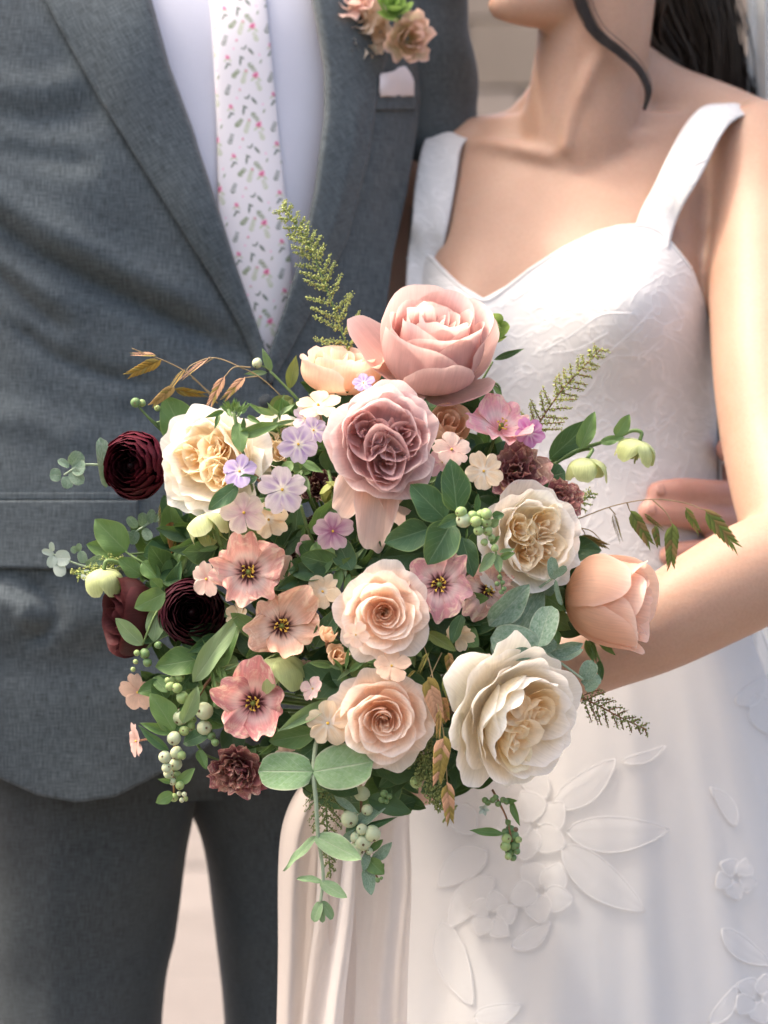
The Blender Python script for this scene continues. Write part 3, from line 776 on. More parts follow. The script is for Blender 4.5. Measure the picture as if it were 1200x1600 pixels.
M_NAIL = plain_material('fingernail', (0.52, 0.29, 0.23), rough=.45, var=.05)
M_HAIR = plain_material('hair_dark_brown', (0.026, 0.018, 0.014), rough=.36, spec=.5, var=.4, scale=300)
M_SHOE = plain_material('shoe_leather', (0.05, 0.03, 0.02), rough=.35)

_ic = {}
def interp(tab, x):
    a = np.array(tab, float); return np.interp(x, a[:, 0], a[:, 1])
def sinterp(tab, x):
    """table of heights read smoothly: linear steps rounded off over a few centimetres"""
    k = id(tab)
    if k not in _ic:
        a = np.array(sorted(tab), float); g = np.linspace(a[0, 0] - .2, a[-1, 0] + .2, 1200); v = np.interp(g, a[:, 0], a[:, 1])
        s_ = .030 / (g[1] - g[0]); q = np.arange(-int(3 * s_), int(3 * s_) + 1); w = np.exp(-.5 * (q / s_) ** 2); w /= w.sum()
        _ic[k] = (g, np.convolve(np.pad(v, len(q) // 2, mode='edge'), w, 'valid'), tab)
    g, v, _ = _ic[k]; return np.interp(x, g, v)
def bake(name, V, F, mat, voxel, smooth_it=6, parent=None, factor=0.5):
    """union of closed pieces as one continuous skin: voxel remesh, smooth, baked to plain mesh"""
    m = mesh(name + '_tmp', V, F, None)
    o = bpy.data.objects.new(name + '_tmp', m); COL.objects.link(o)
    r = o.modifiers.new('r', 'REMESH'); r.mode = 'VOXEL'; r.voxel_size = voxel; r.use_smooth_shade = True
    s = o.modifiers.new('s', 'SMOOTH'); s.iterations = smooth_it; s.factor = factor
    dg = bpy.context.evaluated_depsgraph_get(); dg.update()
    nm = bpy.data.meshes.new_from_object(o.evaluated_get(dg)); nm.name = name
    bpy.data.objects.remove(o); bpy.data.meshes.remove(m)
    nm.materials.clear(); nm.materials.append(mat)
    nm.polygons.foreach_set('use_smooth', [True] * len(nm.polygons))
    return wobj(name, nm, parent) if parent is not None else nm
def solid(o, th, offset=-1.0):
    s = o.modifiers.new('thickness', 'SOLIDIFY'); s.thickness = th; s.offset = offset; return o
def on_front(front, px, py, off=0.0):
    """points of a front surface y = front(X, Z) seen at the given pixels (arrays), moved off metres nearer"""
    px, py = np.asarray(px, float), np.asarray(py, float)
    y = np.full(px.shape, 0.3)
    for _ in range(7):
        k = (CAM_D + y) / FPX
        y = front((px - 600) * k, CAM_Z - (py - 800) * k)
    y = y - off
    k = (CAM_D + y) / FPX
    return np.stack([(px - 600) * k, y, CAM_Z - (py - 800) * k], -1)
def pdist(px, py, poly):
    """distance in pixels to a polyline, and position 0..1 along it"""
    p = np.array(poly, float); best = np.full(px.shape, 1e9); pos = np.zeros(px.shape); sgn = np.zeros(px.shape); n = len(p) - 1
    for i in range(n):
        a, b = p[i], p[i + 1]; d = b - a; L2 = d.dot(d)
        t = np.clip(((px - a[0]) * d[0] + (py - a[1]) * d[1]) / L2, 0, 1)
        qx, qy = px - a[0] - t * d[0], py - a[1] - t * d[1]
        dd = np.hypot(qx, qy); m = dd < best
        best = np.where(m, dd, best); pos = np.where(m, (i + t) / n, pos); sgn = np.where(m, np.sign(d[0] * qy - d[1] * qx), sgn)
    return best, pos, sgn
def patch(name, front, pxg, pyg, mat, parent, off=0.0, th=0.0, cols=None, uvs=1.0):
    """cloth panel over pixel grids (nu, nv) lying on a front surface"""
    V = on_front(front, pxg, pyg, off)
    nu, nv = pxg.shape
    UV = np.stack([V[..., 0] * uvs, V[..., 2] * uvs], -1).reshape(-1, 2)
    f = [q[::-1] for q in gfaces(nu, nv)]
    o = wobj(name, mesh(name, V.reshape(-1, 3), f, mat, cols=cols, uvs=UV), parent)
    if th: solid(o, th, 0.0)
    return o
def strip(left, right, nu, rows):
    """pixel grids between two curves given as tables of (py, px)"""
    py = np.asarray(rows, float)
    xl, xr = interp(left, py), interp(right, py)
    s = np.linspace(0, 1, nu)[:, None]
    return xl[None] * (1 - s) + xr[None] * s, np.ones((nu, 1)) * py[None]

# ================================================================ the groom
groom = thing('person', 'person in a grey wool suit, pale shirt and flowered tie, arm round the bride', 'person', (-0.17, 0.36, 0.0))
_gz = lambda py: CAM_Z - (py - 800) / 1778.0
G_XC = [(0.55, -.15), (_gz(1250), -.155), (_gz(900), -.175), (_gz(600), -.182), (_gz(300), -.19), (_gz(0), -.185), (1.7, -.185)]
G_A = [(0.55, .215), (_gz(1250), .222), (_gz(1000), .222), (_gz(800), .215), (_gz(600), .205), (_gz(350), .213), (_gz(100), .225), (_gz(0), .225), (1.7, .20)]
G_B = [(0.55, .12), (_gz(1250), .13), (_gz(900), .135), (_gz(600), .125), (_gz(300), .135), (_gz(0), .115), (1.7, .07)]
G_YC = [(0.55, .36), (_gz(1250), .345), (_gz(900), .345), (_gz(600), .355), (_gz(300), .36), (_gz(0), .375), (1.7, .42)]
FOLDS = [  # polyline in pixels, half width, depth in metres (valley negative), lean
    ([(-60, 320), (0, 352), (60, 398), (150, 442), (270, 500), (400, 566)], 21, -.0105),
    ([(-60, 285), (0, 318), (70, 360), (160, 404), (280, 462), (390, 520)], 30, .0075),
    ([(-60, 390), (0, 432), (50, 480), (115, 528)], 15, -.0065),
    ([(-60, 365), (0, 405), (60, 446), (140, 500)], 18, .0045),
    ([(20, 508), (90, 560), (170, 590), (260, 606)], 16, -.006),
    ([(-40, 175), (60, 190), (170, 176)], 22, -.0035),
    ([(-40, 232), (60, 246), (160, 262)], 20, -.003),
    ([(-30, 130), (60, 140), (150, 120)], 24, .003),
    ([(180, 640), (300, 650), (400, 640)], 26, -.005),
    ([(-50, 640), (60, 660), (150, 700)], 26, .004),
    ([(40, 905), (78, 935), (92, 965), (70, 990), (20, 1000)], 15, -.006),
    ([(-10, 930), (40, 950), (30, 975)], 18, .005),
    ([(-50, 1030), (80, 1040), (200, 1020), (300, 980)], 45, -.006),
    ([(-50, 960), (100, 968), (230, 960)], 40, .005),
    ([(560, 150), (552, 230), (530, 330), (505, 400)], 9, .0022),
    ([(640, 90), (620, 240), (600, 380)], 20, -.004),
]
def groom_front0(X, Z):
    xc, a, b_, yc = sinterp(G_XC, Z), sinterp(G_A, Z), sinterp(G_B, Z), sinterp(G_YC, Z)
    s = np.clip(np.abs((X - xc) / a), 0, .9995)
    return yc + 0.34 * (X - xc) - b_ * (1 - s ** 2.5) ** (1 / 2.5)
def jacket_front(X, Z):
    y = groom_front0(X, Z)
    k = (CAM_D + y) / FPX
    px, py = X / k + 600, 800 - (Z - CAM_Z) / k
    for poly, w, amp in FOLDS:
        d, pos, sg = pdist(px, py, poly)
        tap = np.clip(np.minimum(pos * 6 + .35, (1 - pos) * 5), 0, 1)
        y = y - 1.35 * amp * np.exp(-(d / w) ** 2) * tap
    y = y - .0012 * np.sin(px * .031 + py * .012) - .0012 * np.sin(py * .026 - px * .010 + 1.3)
    return y
shirt_front = lambda X, Z: groom_front0(X, Z) + .016
VL = [(-140, 190), (0, 235), (100, 262), (200, 299), (216, 304), (228, 307), (300, 331), (420, 369), (500, 397), (556, 416)]     # inner edge of the left-hand lapel (py, px)
VR = [(-140, 470), (0, 489), (60, 500), (110, 508), (180, 508), (300, 492), (400, 470), (480, 446), (556, 420)]
OL = [(-140, -12), (0, 70), (70, 108), (150, 153), (270, 228), (430, 330), (520, 381), (600, 414)]     # outer edge of that lapel
OR_ = [(-140, 640), (0, 625), (60, 612), (130, 592), (250, 574), (380, 540), (470, 494), (560, 446), (600, 422)]
# shirt: whole torso front under the jacket
rows = np.linspace(-170, 640, 70)
xg, yg = strip([(-170, 120), (640, 250)], [(-170, 560), (640, 560)], 40, rows)
shirt = patch('shirt', shirt_front, xg, yg, M_SHIRT, groom, 0)
# the button band of the shirt
rows = np.linspace(-140, 330, 50)
xg, yg = strip([(-140, 318), (330, 348)], [(-140, 372), (330, 402)], 6, rows)
patch('button_band', shirt_front, xg, yg, M_SHIRT, shirt, .0018, .0012)
# jacket body: left panel, right panel, back and sides in one cloth
def jacket_body():
    V, F, UV = [], [], []
    def add(pts, uv, flip):
        nu, nv = pts.shape[:2]; o = len(V)
        V.extend(pts.reshape(-1, 3)); UV.extend(uv.reshape(-1, 2))
        F.extend([tuple(i + o for i in (q[::-1] if flip else q)) for q in gfaces(nu, nv)])
    # pixel rows down to the curved hem
    hem = [(-260, 1165), (-100, 1186), (0, 1216), (60, 1243), (120, 1254), (180, 1245), (236, 1216), (300, 1182), (360, 1140), (420, 1080), (470, 1000), (500, 930)]
    def panel(xl, xr, nu, nv, top, hemf):
        s = np.linspace(0, 1, nu)[:, None]; t = np.linspace(0, 1, nv)[None, :]
        pyb = np.full((nu, 1), 1.0)
        py = np.zeros((nu, nv)); px = np.zeros((nu, nv))
        # two passes so that each column ends on the hem
        px = xl(1200 * t + 0 * s) * (1 - s) + xr(600 * t + 0 * s) * s
        for _ in range(5):
            bot = interp(hem, px[:, -1:]) if hemf else np.full((nu, 1), 1150.0)
            py = top + (bot - top) * t
            px = xl(py) * (1 - s) + xr(py) * s
        P3 = on_front(jacket_front, px, py, 0.0)
        return P3
    leftsil = lambda py: np.interp(py, [-140, 0, 300, 600, 900, 1260], [-150, -125, -112, -95, -105, -95])
    inner = lambda py: np.interp(py, [-140, 0, 200, 420, 556, 620, 700, 900, 1260], [165, 208, 272, 345, 398, 428, 442, 452, 420])
    p = panel(leftsil, inner, 150, 210, -140, True); add(p, p[..., [0, 2]], True)
    ri = lambda py: np.interp(py, [-140, 0, 110, 180, 300, 400, 480, 560, 640, 1150], [500, 520, 538, 538, 520, 496, 470, 428, 420, 430])
    rsil = lambda py: np.interp(py, [-140, 0, 100, 200, 300, 400, 500, 700, 1150], [664, 662, 660, 650, 634, 612, 600, 600, 640])
    p = panel(ri, rsil, 70, 130, -140, False); p[..., 1] += .002; add(p, p[..., [0, 2]], True)
    # back and sides
    zs = np.linspace(_gz(1190), _gz(-140), 60); th = np.linspace(0, math.pi, 60)
    xc, a, b_, yc = sinterp(G_XC, zs), sinterp(G_A, zs), sinterp(G_B, zs), sinterp(G_YC, zs)
    s = -np.cos(th)[:, None] * np.ones((1, 60))
    X = xc[None] + a[None] * s * 1.0; Y = yc[None] + .34 * (X - xc[None]) + b_[None] * (1 - np.clip(np.abs(s), 0, 1) ** 2.5) ** (1 / 2.5)
    pts = np.stack([X, Y, np.ones((60, 1)) * zs[None]], -1); add(pts, np.stack([X + Y, pts[..., 2]], -1), False)
    return V, F, UV
V, F, UV = jacket_body()
jacket = wobj('jacket', mesh('jacket', V, F, M_SUIT, uvs=np.array(UV)), groom); solid(jacket, .0026, 0)
# lapels: folded-back cloth lying on the panels, rolled at the inner edge
def lapel(inner, outer, sign, top, bot, name='lapel'):
    rows = np.linspace(top, bot, 120); nu = 26
    xi, xo = interp(inner, rows), interp(outer, rows)
    s = np.linspace(0, 1, nu)[:, None]
    px = xo[None] * (1 - s) + xi[None] * s; py = np.ones((nu, 1)) * rows[None]
    base = on_front(jacket_front, px, py, 0)
    lift = .0048 + .006 * np.sin(np.pi * np.clip(s, 0, 1)) * np.clip((bot - rows) / 300, .3, 1)[None] + .004 * s
    lift = lift * np.clip((bot + 25 - rows) / 60, 0.15, 1)[None]
    pts = base.copy(); pts[..., 1] -= lift
    # roll the inner edge back towards the shirt
    e = np.clip((s - .93) / .07, 0, 1) ** 2; pts[..., 1] += e * .012
    UV = np.stack([pts[..., 0] * .9 + pts[..., 2] * .5, pts[..., 2] * .9 - pts[..., 0] * .5], -1).reshape(-1, 2)
    f = gfaces(nu, len(rows)); f = [q[::-1] for q in f] if sign > 0 else f
    o = wobj(name, mesh(name, pts.reshape(-1, 3), f, M_SUIT, uvs=UV), jacket); solid(o, .0024, 0); return o
lapel(VL, OL, 1, -140, 598); lapel(VR, OR_, -1, -140, 598)
# pocket flap and pocket seam
rows = np.linspace(782, 884, 24)
xg, yg = strip([(782, -110), (884, -112)], [(782, 214), (866, 217), (876, 208), (884, 190)], 70, rows)
yg = yg + 8 * np.sin((xg + 110) / 330 * 1.2) * (yg - 782) / 100
patch('pocket_flap', jacket_front, xg, yg, M_SUIT, jacket, .0055, .004)
rows = np.linspace(770, 781, 6); xg, yg = strip([(770, -110), (781, -110)], [(770, 216), (781, 216)], 60, rows)
patch('pocket_welt', jacket_front, xg, yg, M_SUIT, jacket, .0034, .0025)
# breast pocket with its folded square
rows = np.linspace(143, 172, 10); xg, yg = strip([(143, 586), (172, 582)], [(143, 652), (172, 648)], 20, rows)
patch('breast_pocket', jacket_front, xg, yg, M_SUIT, jacket, .003, .003)
V, F = tube_vf([P(416, 628, .23), P(416, 628, .2255)], [.0065, .006], 18); wobj('button', mesh('button', V, F, M_TROU, uvs=np.zeros((len(V), 2))), jacket)

def sleeve(path, radii, name='sleeve', seed=0):
    n = 90; pts = spline([P(*p) for p in path], n); rr = spline([[r] for r in radii], n)[:, 0]
    V, F = tube_vf(pts, rr, 40)
    V = np.array(V); c = np.repeat(pts, 40, axis=0)[:len(V)]
    d = V - c; k = np.arange(len(V)) // 40; a = np.arange(len(V)) % 40
    wr = .035 * np.sin(k * .55 + 2.2 * np.sin(a * .157 + seed) + seed) + .03 * np.sin(k * .23 + a * .31 + seed)
    V = c + d * (1 + wr)[:, None]
    UV = np.stack([a / 40 * .4, k / n * .7], -1)
    o = wobj(name, mesh(name, V, F, M_SUIT, uvs=UV), jacket); return o
sleeve([(560, -150, .45), (606, -20, .46), (640, 130, .475), (672, 290, .51), (760, 520, .585), (930, 700, .61), (1100, 790, .56), (1180, 800, .50)], [.070, .070, .066, .060, .055, .050, .045, .042], seed=1)
sleeve([(-60, -150, .30), (-150, -20, .27), (-190, 250, .26), (-205, 520, .25), (-190, 850, .20), (-165, 1130, .16)], [.075, .076, .068, .060, .052, .044], seed=2)
# tie with a printed flower pattern
def tie():
    nu, nv = 90, 460
    rows = np.linspace(-140, 600, nv)
    xl = np.interp(rows, [-140, 0, 160, 300, 420, 600], [337, 332, 338, 341, 341, 350]); xr = np.interp(rows, [-140, 0, 160, 300, 420, 600], [405, 416, 431, 445, 456, 472])
    s = np.linspace(0, 1, nu)[:, None]
    px = xl[None] * (1 - s) + xr[None] * s; py = np.ones((nu, 1)) * rows[None]
    pts = on_front(shirt_front, px, py, 0)
    pts[..., 1] -= .004 + .005 * np.sqrt(np.clip(1 - (2 * s - 1) ** 2, 0, 1)) + .001 * np.sin(py * .02)
    col = np.ones((nu, nv, 3)) * np.array((.74, .70, .715))
    # motifs: in pixel space along the tie, repeated as printed cloth repeats
    X = px - (xl + xr)[None] / 2; Y = py
    def dab(cx, cy, rx, ry, ang, c, al=1.0, soft=.35):
        for ox, oy2 in ((-68, 24), (0, 0), (68, -20)): dab1(cx * .66 + ox, cy * .66 + oy2, rx * .70, ry * .70, ang, c, al, soft)
    def dab1(cx, cy, rx, ry, ang, c, al, soft):
        ca, sa = math.cos(ang), math.sin(ang)
        m = (np.abs(X - cx) < rx + ry + 2) & (np.abs(Y - cy) < rx + ry + 2)
        dx, dy = X[m] - cx, Y[m] - cy
        d = np.sqrt(((dx * ca + dy * sa) / rx) ** 2 + ((-dx * sa + dy * ca) / ry) ** 2)
        k = (al * (1 - sstep(1 - soft, 1 + soft, d)))[:, None]
        col[m] = col[m] * (1 - k) + np.asarray(c) * k
    pink, rose_, green, dk, pale = lin(214, 92, 138), lin(235, 170, 196), lin(128, 140, 104), lin(74, 92, 70), lin(178, 186, 150)
    rep = 116.0
    for n in range(-3, 9):
        oy = n * rep
        def fl(x, y, s=1.0):
            for k in range(5):
                a = k * 1.257 + x; dab(x + 3.6 * s * math.cos(a), oy + y + 3.6 * s * math.sin(a), 3.6 * s, 2.6 * s, a, rose_ if k % 2 else pink, .95)
            dab(x, oy + y, 2.4 * s, 2.4 * s, 0, lin(190, 60, 110))
            for q in (-1, 1): dab(x + q * 6 * s, oy + y + 8 * s, 6 * s, 2 * s, q * .7 + 1.57 * (q < 0) * 0, pale, .9)
        def lf(x, y, a, L=8, w=2.6, c=dk): dab(x, oy + y, L, w, a, c, .9)
        def spr(x, y, a, L=26, c=green, m=6):
            for k in range(m):
                t = k / (m - 1); bx, by = x + L * t * math.cos(a), y + L * t * math.sin(a)
                lf(bx, by, a, 3.2, .8, c); lf(bx + 3 * math.cos(a + 1.3), by + 3 * math.sin(a + 1.3), a + .9, 4.2 * (1.1 - .6 * t), 1.5, c); lf(bx + 3 * math.cos(a - 1.3), by + 3 * math.sin(a - 1.3), a - .9, 4.2 * (1.1 - .6 * t), 1.5, c)
        fl(28, 66, 1.15); fl(-36, 24, .85); lf(20, 10, .9, 9, 3.2); lf(-6, 34, 1.7, 9, 2.6); lf(-2, 25, .5, 6, 2.4)
        spr(-4, 84, -1.25, 30, pale); spr(-26, 70, -.8, 20, green); spr(14, 40, .9, 20, green, 5); spr(36, 100, -1.9, 18, pale, 4); spr(-44, 110, -1.2, 20, dk, 4)
        lf(-40, 46, 2.2, 6, 2.4); lf(-34, 40, .4, 6, 2.2); lf(42, 34, 2.0, 5, 2, green); fl(6, 56, .45); dab(-20, oy + 4, 2.2, 2.2, 0, rose_); dab(40, oy + 18, 2, 2, 0, rose_); lf(2, 4, .3, 5, 2, dk); lf(8, 0, 2.0, 5, 2, dk); fl(-12, 100, .4)
    UV = np.stack([pts[..., 0], pts[..., 2]], -1).reshape(-1, 2)
    m, nt, out = newmat('tie_printed_silk'); b = NB(nt)
    c = b.n('ShaderNodeAttribute', attribute_name='Col').outputs['Color']
    uv = b.n('ShaderNodeUVMap').outputs[0]
    bp = b.n('ShaderNodeBump', ins={'Strength': .3, 'Distance': .0004, 'Height': b.noise(b.mapping(uv, (900, 900, 1)), 1.0, 2)}).outputs[0]
    p = b.n('ShaderNodeBsdfPrincipled', ins={'Base Color': c, 'Roughness': .6, 'Normal': bp, 'Sheen Weight': .2}); b.link(p.outputs[0], out.inputs[0])
    o = wobj('tie', mesh('tie', pts.reshape(-1, 3), [q[::-1] for q in gfaces(nu, nv)], m, cols=np.clip(col.reshape(-1, 3), 0, 1), uvs=UV), groom)
    return o
tie()
# trousers: two legs to the ground
def leg(pts, radx, rady, name='leg'):
    n, ns = 80, 44
    c = spline([P(*p) for p in pts], n); rx = spline([[r] for r in radx], n)[:, 0]; ry = spline([[r] for r in rady], n)[:, 0]
    V, UV = [], []
    for i in range(n):
        for k in range(ns):
            a = 2 * math.pi * k / ns
            w = 1 + .012 * math.sin(i * .35 + 3 * a) + .012 * math.sin(i * .19 + 5 * math.sin(a))
            ridge = 1 + .05 * math.exp(-((a - 1.5 * math.pi) / .10) ** 2)      # pressed crease at the front
            V.append((c[i][0] + rx[i] * w * math.cos(a), c[i][1] + ry[i] * w * ridge * math.sin(a), c[i][2])); UV.append((a * .1, c[i][2]))
    F = [(i * ns + k, (i + 1) * ns + k, (i + 1) * ns + (k + 1) % ns, i * ns + (k + 1) % ns) for i in range(n - 1) for k in range(ns)]
    return V, F, UV
V1, F1, U1 = leg([(120, 1000, .34), (125, 1150, .34), (118, 1300, .34), (112, 1450, .345), (108, 1600, .35), (100, 2100, .36), (95, 2690, .37)], [.115, .112, .106, .094, .086, .068, .058], [.11, .115, .11, .10, .095, .08, .07])
V2, F2, U2 = leg([(400, 1000, .40), (405, 1150, .40), (428, 1300, .41), (438, 1450, .415), (444, 1600, .42), (450, 2100, .43), (455, 2620, .44)], [.105, .102, .070, .062, .056, .055, .055], [.10, .105, .10, .09, .085, .078, .07])
o_ = len(V1); V = V1 + V2; F = F1 + [tuple(i + o_ for i in q) for q in F2]
# hip block joining the legs behind the jacket hem
zs = np.linspace(_gz(1262), _gz(950), 30); th = np.linspace(0, 2 * math.pi, 60, endpoint=False)
o_ = len(V); U = U1 + U2
for zz in zs:
    for t in th:
        s = math.cos(t); xc, a, b_, yc = -.155, .205 * (1 - .3 * np.clip((.88 - zz) / .08, 0, 1)), (sinterp(G_B, zz) - .02) * (1 - .55 * np.clip((.905 - zz) / .06, 0, 1) ** 1.3), sinterp(G_YC, zz) + .012
        X = xc + a * s; V.append((X, yc + .34 * (X - xc) + b_ * abs(math.sin(t)) ** .8 * math.copysign(1, math.sin(t)), zz)); U.append((t * .1, zz))
F += [(o_ + i * 60 + k, o_ + i * 60 + (k + 1) % 60, o_ + (i + 1) * 60 + (k + 1) % 60, o_ + (i + 1) * 60 + k) for i in range(29) for k in range(60)]
trousers = wobj('trousers', mesh('trousers', V, F, M_TROU, uvs=np.array(U)), groom)
for (px, y) in ((95, .37), (455, .44)):
    c = P(px, 2640, y); V, F = ellipsoid_vf((c.x, c.y - .05, .045), (.048, .14, .045), 20, 12); wobj('shoe', mesh('shoe', V, F, M_SHOE), groom)

def finger(path, r, ns=10):
    return tube_vf([Vector(p) for p in path], list(np.linspace(r, r * .82, len(path))), ns, n=16)
def nail(parent, p, d, up, w=.0055, L=.0085):
    """small curved plate on the fingertip"""
    d = Vector(d).normalized(); up = (Vector(up) - d * Vector(up).dot(d)).normalized(); s = d.cross(up)
    V = []
    for i in range(5):
        for j in range(5):
            u, v = i / 2 - 1, j / 2 - 1
            V.append(Vector(p) + s * (u * w * math.sqrt(max(0, 1 - .45 * v * v))) + d * (v * L * .5) + up * (.0012 - .0016 * u * u))
    o = wobj('fingernail', mesh('fingernail', V, gfaces(5, 5), M_NAIL), parent); solid(o, .0006, 0); return o

# ================================================================ the bride
bride = thing('person', 'bare-armed person in a white embroidered gown, holding the bouquet, dark hair and veil', 'person', (0.2, 0.36, 0.0))
_bz = lambda py, y=.36: CAM_Z - (py - 800) * (CAM_D + y) / FPX
def _bx(px, y=.36): return (px - 600) * (CAM_D + y) / FPX
B_L = [(_bz(p), _bx(x)) for p, x in ((960, 655), (880, 668), (800, 678), (700, 668), (600, 652), (500, 640), (430, 640), (380, 648), (300, 645), (240, 652), (205, 690), (180, 740), (160, 780))]
B_R = [(_bz(p), _bx(x)) for p, x in ((960, 1150), (880, 1132), (800, 1122), (700, 1122), (650, 1126), (540, 1112), (430, 1110), (330, 1130), (250, 1150), (200, 1150), (180, 1120), (160, 1080))]
B_YC = [(_bz(960), .40), (_bz(800), .40), (_bz(600), .405), (_bz(450), .41), (_bz(300), .425), (_bz(200), .435), (_bz(150), .44)]
B_D = [(_bz(960), .115), (_bz(800), .105), (_bz(650), .10), (_bz(520), .10), (_bz(400), .095), (_bz(300), .080), (_bz(220), .055), (_bz(160), .035)]
BUMPS = [(965, 470, 105, 95, .042), (960, 560, 120, 90, .018), (705, 500, 75, 95, .036), (720, 600, 90, 90, .014)]
def bride_front(X, Z, extra=True):
    xl, xr, yc, d = sinterp(B_L, Z), sinterp(B_R, Z), sinterp(B_YC, Z), sinterp(B_D, Z)
    m, h = (xl + xr) / 2, (xr - xl) / 2
    s = np.clip(np.abs((X - m) / h), 0, .9995)
    y = yc - .16 * (X - m) - d * (1 - s ** 2.3) ** (1 / 2.3)
    if extra:
        k = (CAM_D + y) / FPX; px, py = X / k + 600, 800 - (Z - CAM_Z) / k
        for cx, cy, rx, ry, a in BUMPS:
            ey = np.where(py < cy, ry * 1.0, ry)
            y = y - a * np.exp(-((px - cx) / rx) ** 2 - ((py - cy) / ey) ** 2)
    return y
def bride_torso():
    zs = np.linspace(_bz(960), _bz(162), 110); ns = 72
    V = []
    for zz in zs:
        xl, xr = sinterp(B_L, zz), sinterp(B_R, zz)
        m, h = (xl + xr) / 2, (xr - xl) / 2
        yc, d = float(sinterp(B_YC, zz)), float(sinterp(B_D, zz))
        for k in range(ns):
            a = 2 * math.pi * k / ns; s = math.cos(a); X = m + h * s * .985
            if math.sin(a) < 0: Y = float(bride_front(np.array(X), np.array(zz))) + .006
            else: Y = yc - .16 * (X - m) + (d * .85) * max(0, 1 - abs(s) ** 2.3) ** (1 / 2.3)
            V.append((X, Y, zz))
    n = len(zs)
    F = [(i * ns + k, i * ns + (k + 1) % ns, (i + 1) * ns + (k + 1) % ns, (i + 1) * ns + k) for i in range(n - 1) for k in range(ns)]
    F += [tuple(range(ns - 1, -1, -1)), tuple(range((n - 1) * ns, n * ns))]
    return V, F
parts = [bride_torso()]
T = lambda pts, rad, ns=22, n=24, **k: tube_vf([P(*p) for p in pts], rad, ns, n=n, **k)
# neck, leaning right as she turns her face up to the left
parts.append(T([(905, 300, .43), (912, 215, .42), (918, 130, .415), (928, 60, .41), (935, -20, .41), (940, -90, .42)], [.066, .060, .054, .0535, .055, .058]))
# slope of the shoulders
parts.append(T([(955, 110, .45), (1030, 160, .455), (1110, 200, .445), (1170, 235, .43)], [.040, .040, .045, .05]))
parts.append(T([(880, 160, .45), (820, 212, .455), (750, 240, .46), (692, 268, .46)], [.036, .030, .036, .042]))
# head: skull, jaw and face turned to the left and up
hq = Quaternion((0, 1, 0), math.radians(-14))
parts.append(ellipsoid_vf(P(925, -190, .42), (.092, .076, .105), 30, 20, hq))
parts.append(ellipsoid_vf(P(868, -85, .395), (.062, .055, .070), 26, 18, Quaternion((0, 1, 0), math.radians(-30))))
parts.append(T([(945, -38, .40), (900, -10, .385), (850, 2, .375), (806, 4, .37), (792, 0, .37)], [.028, .028, .0255, .021, .018]))
parts.append(T([(930, -60, .455), (880, -22, .43), (840, -8, .40), (800, 0, .38)], [.026, .025, .022, .018]))
parts.append(ellipsoid_vf(P(790, 8, .37), (.017, .017, .0155), 18, 12))
parts.append(T([(800, -190, .372), (788, -120, .362), (768, -88, .358), (786, -78, .365)], [.008, .010, .013, .009], 12))     # nose
parts.append(ellipsoid_vf(P(795, -48, .362), (.013, .020, .007), 14, 8)); parts.append(ellipsoid_vf(P(796, -30, .362), (.013, .018, .008), 14, 8))   # lips
parts.append(ellipsoid_vf(P(985, -140, .375), (.016, .010, .030), 14, 8))       # ear
# collar bones, neck cords
parts.append(T([(866, 246, .371), (820, 236, .386), (770, 228, .408), (715, 232, .438)], [.006, .0075, .0075, .008], 12))
parts.append(T([(908, 244, .368), (960, 228, .376), (1030, 214, .390), (1110, 206, .405)], [.006, .0075, .0075, .008], 12))
parts.append(T([(882, 238, .362), (892, 190, .364), (915, 130, .362), (950, 60, .366), (985, -20, .385)], [.0048, .0052, .0068, .009, .011], 12))
# her left arm (picture right) down to the wrist and hand round the stems
parts.append(T([(1150, 232, .425), (1190, 262, .405), (1196, 360, .37), (1196, 470, .315), (1200, 600, .255), (1216, 720, .205), (1238, 820, .155), (1248, 880, .12)], [.052, .058, .056, .0515, .048, .046, .044, .040], n=40))
parts.append(T([(1250, 862, .13), (1180, 895, .115), (1100, 938, .10), (1020, 982, .088), (940, 1018, .080), (860, 1056, .078), (800, 1085, .080)], [.040, .0445, .0425, .038, .033, .029, .0265], n=40))
# her right arm, in shadow between the two
parts.append(T([(690, 270, .46), (655, 300, .475), (634, 400, .48), (622, 520, .45), (615, 680, .39), (620, 820, .32)], [.040, .043, .041, .040, .038, .036], n=30))
parts.append(T([(620, 800, .33), (622, 960, .24), (634, 1090, .17), (645, 1150, .14)], [.036, .034, .027, .024], n=24))
# hands closed on the tied stems
def fist(cx, cy, y, s=1):
    out = [ellipsoid_vf(P(cx + 26, cy - 6, y + .012), (.026, .018, .036), 18, 12, Quaternion((0, 1, 0), .5))]
    for k in range(4):
        yy = cy - 44 + k * 27
        out.append(finger([P(cx + 30, yy, y + .012), P(cx + 2, yy + 2, y - .020), P(cx - 38, yy + 6, y - .022), P(cx - 52, yy + 8, y + .008)], (.0092, .0097, .0093, .008)[k]))
    out.append(finger([P(cx + 34, cy + 20, y + .008), P(cx + 14, cy - 46, y - .014), P(cx - 20, cy - 62, y - .024), P(cx - 42, cy - 60, y - .020)], .0105))
    return out
parts.append(T([(820, 1078, .080), (760, 1108, .084), (705, 1136, .092), (672, 1152, .10)], [.0265, .025, .026, .024]))
parts += fist(640, 1150, .105)
parts.append(T([(645, 1140, .15), (655, 1180, .14), (662, 1205, .13)], [.024, .024, .022]))
parts += fist(640, 1206, .125)
V, F = join_vf(parts)
body = bake('body', V, F, M_SKINB, .0042, 9, bride)

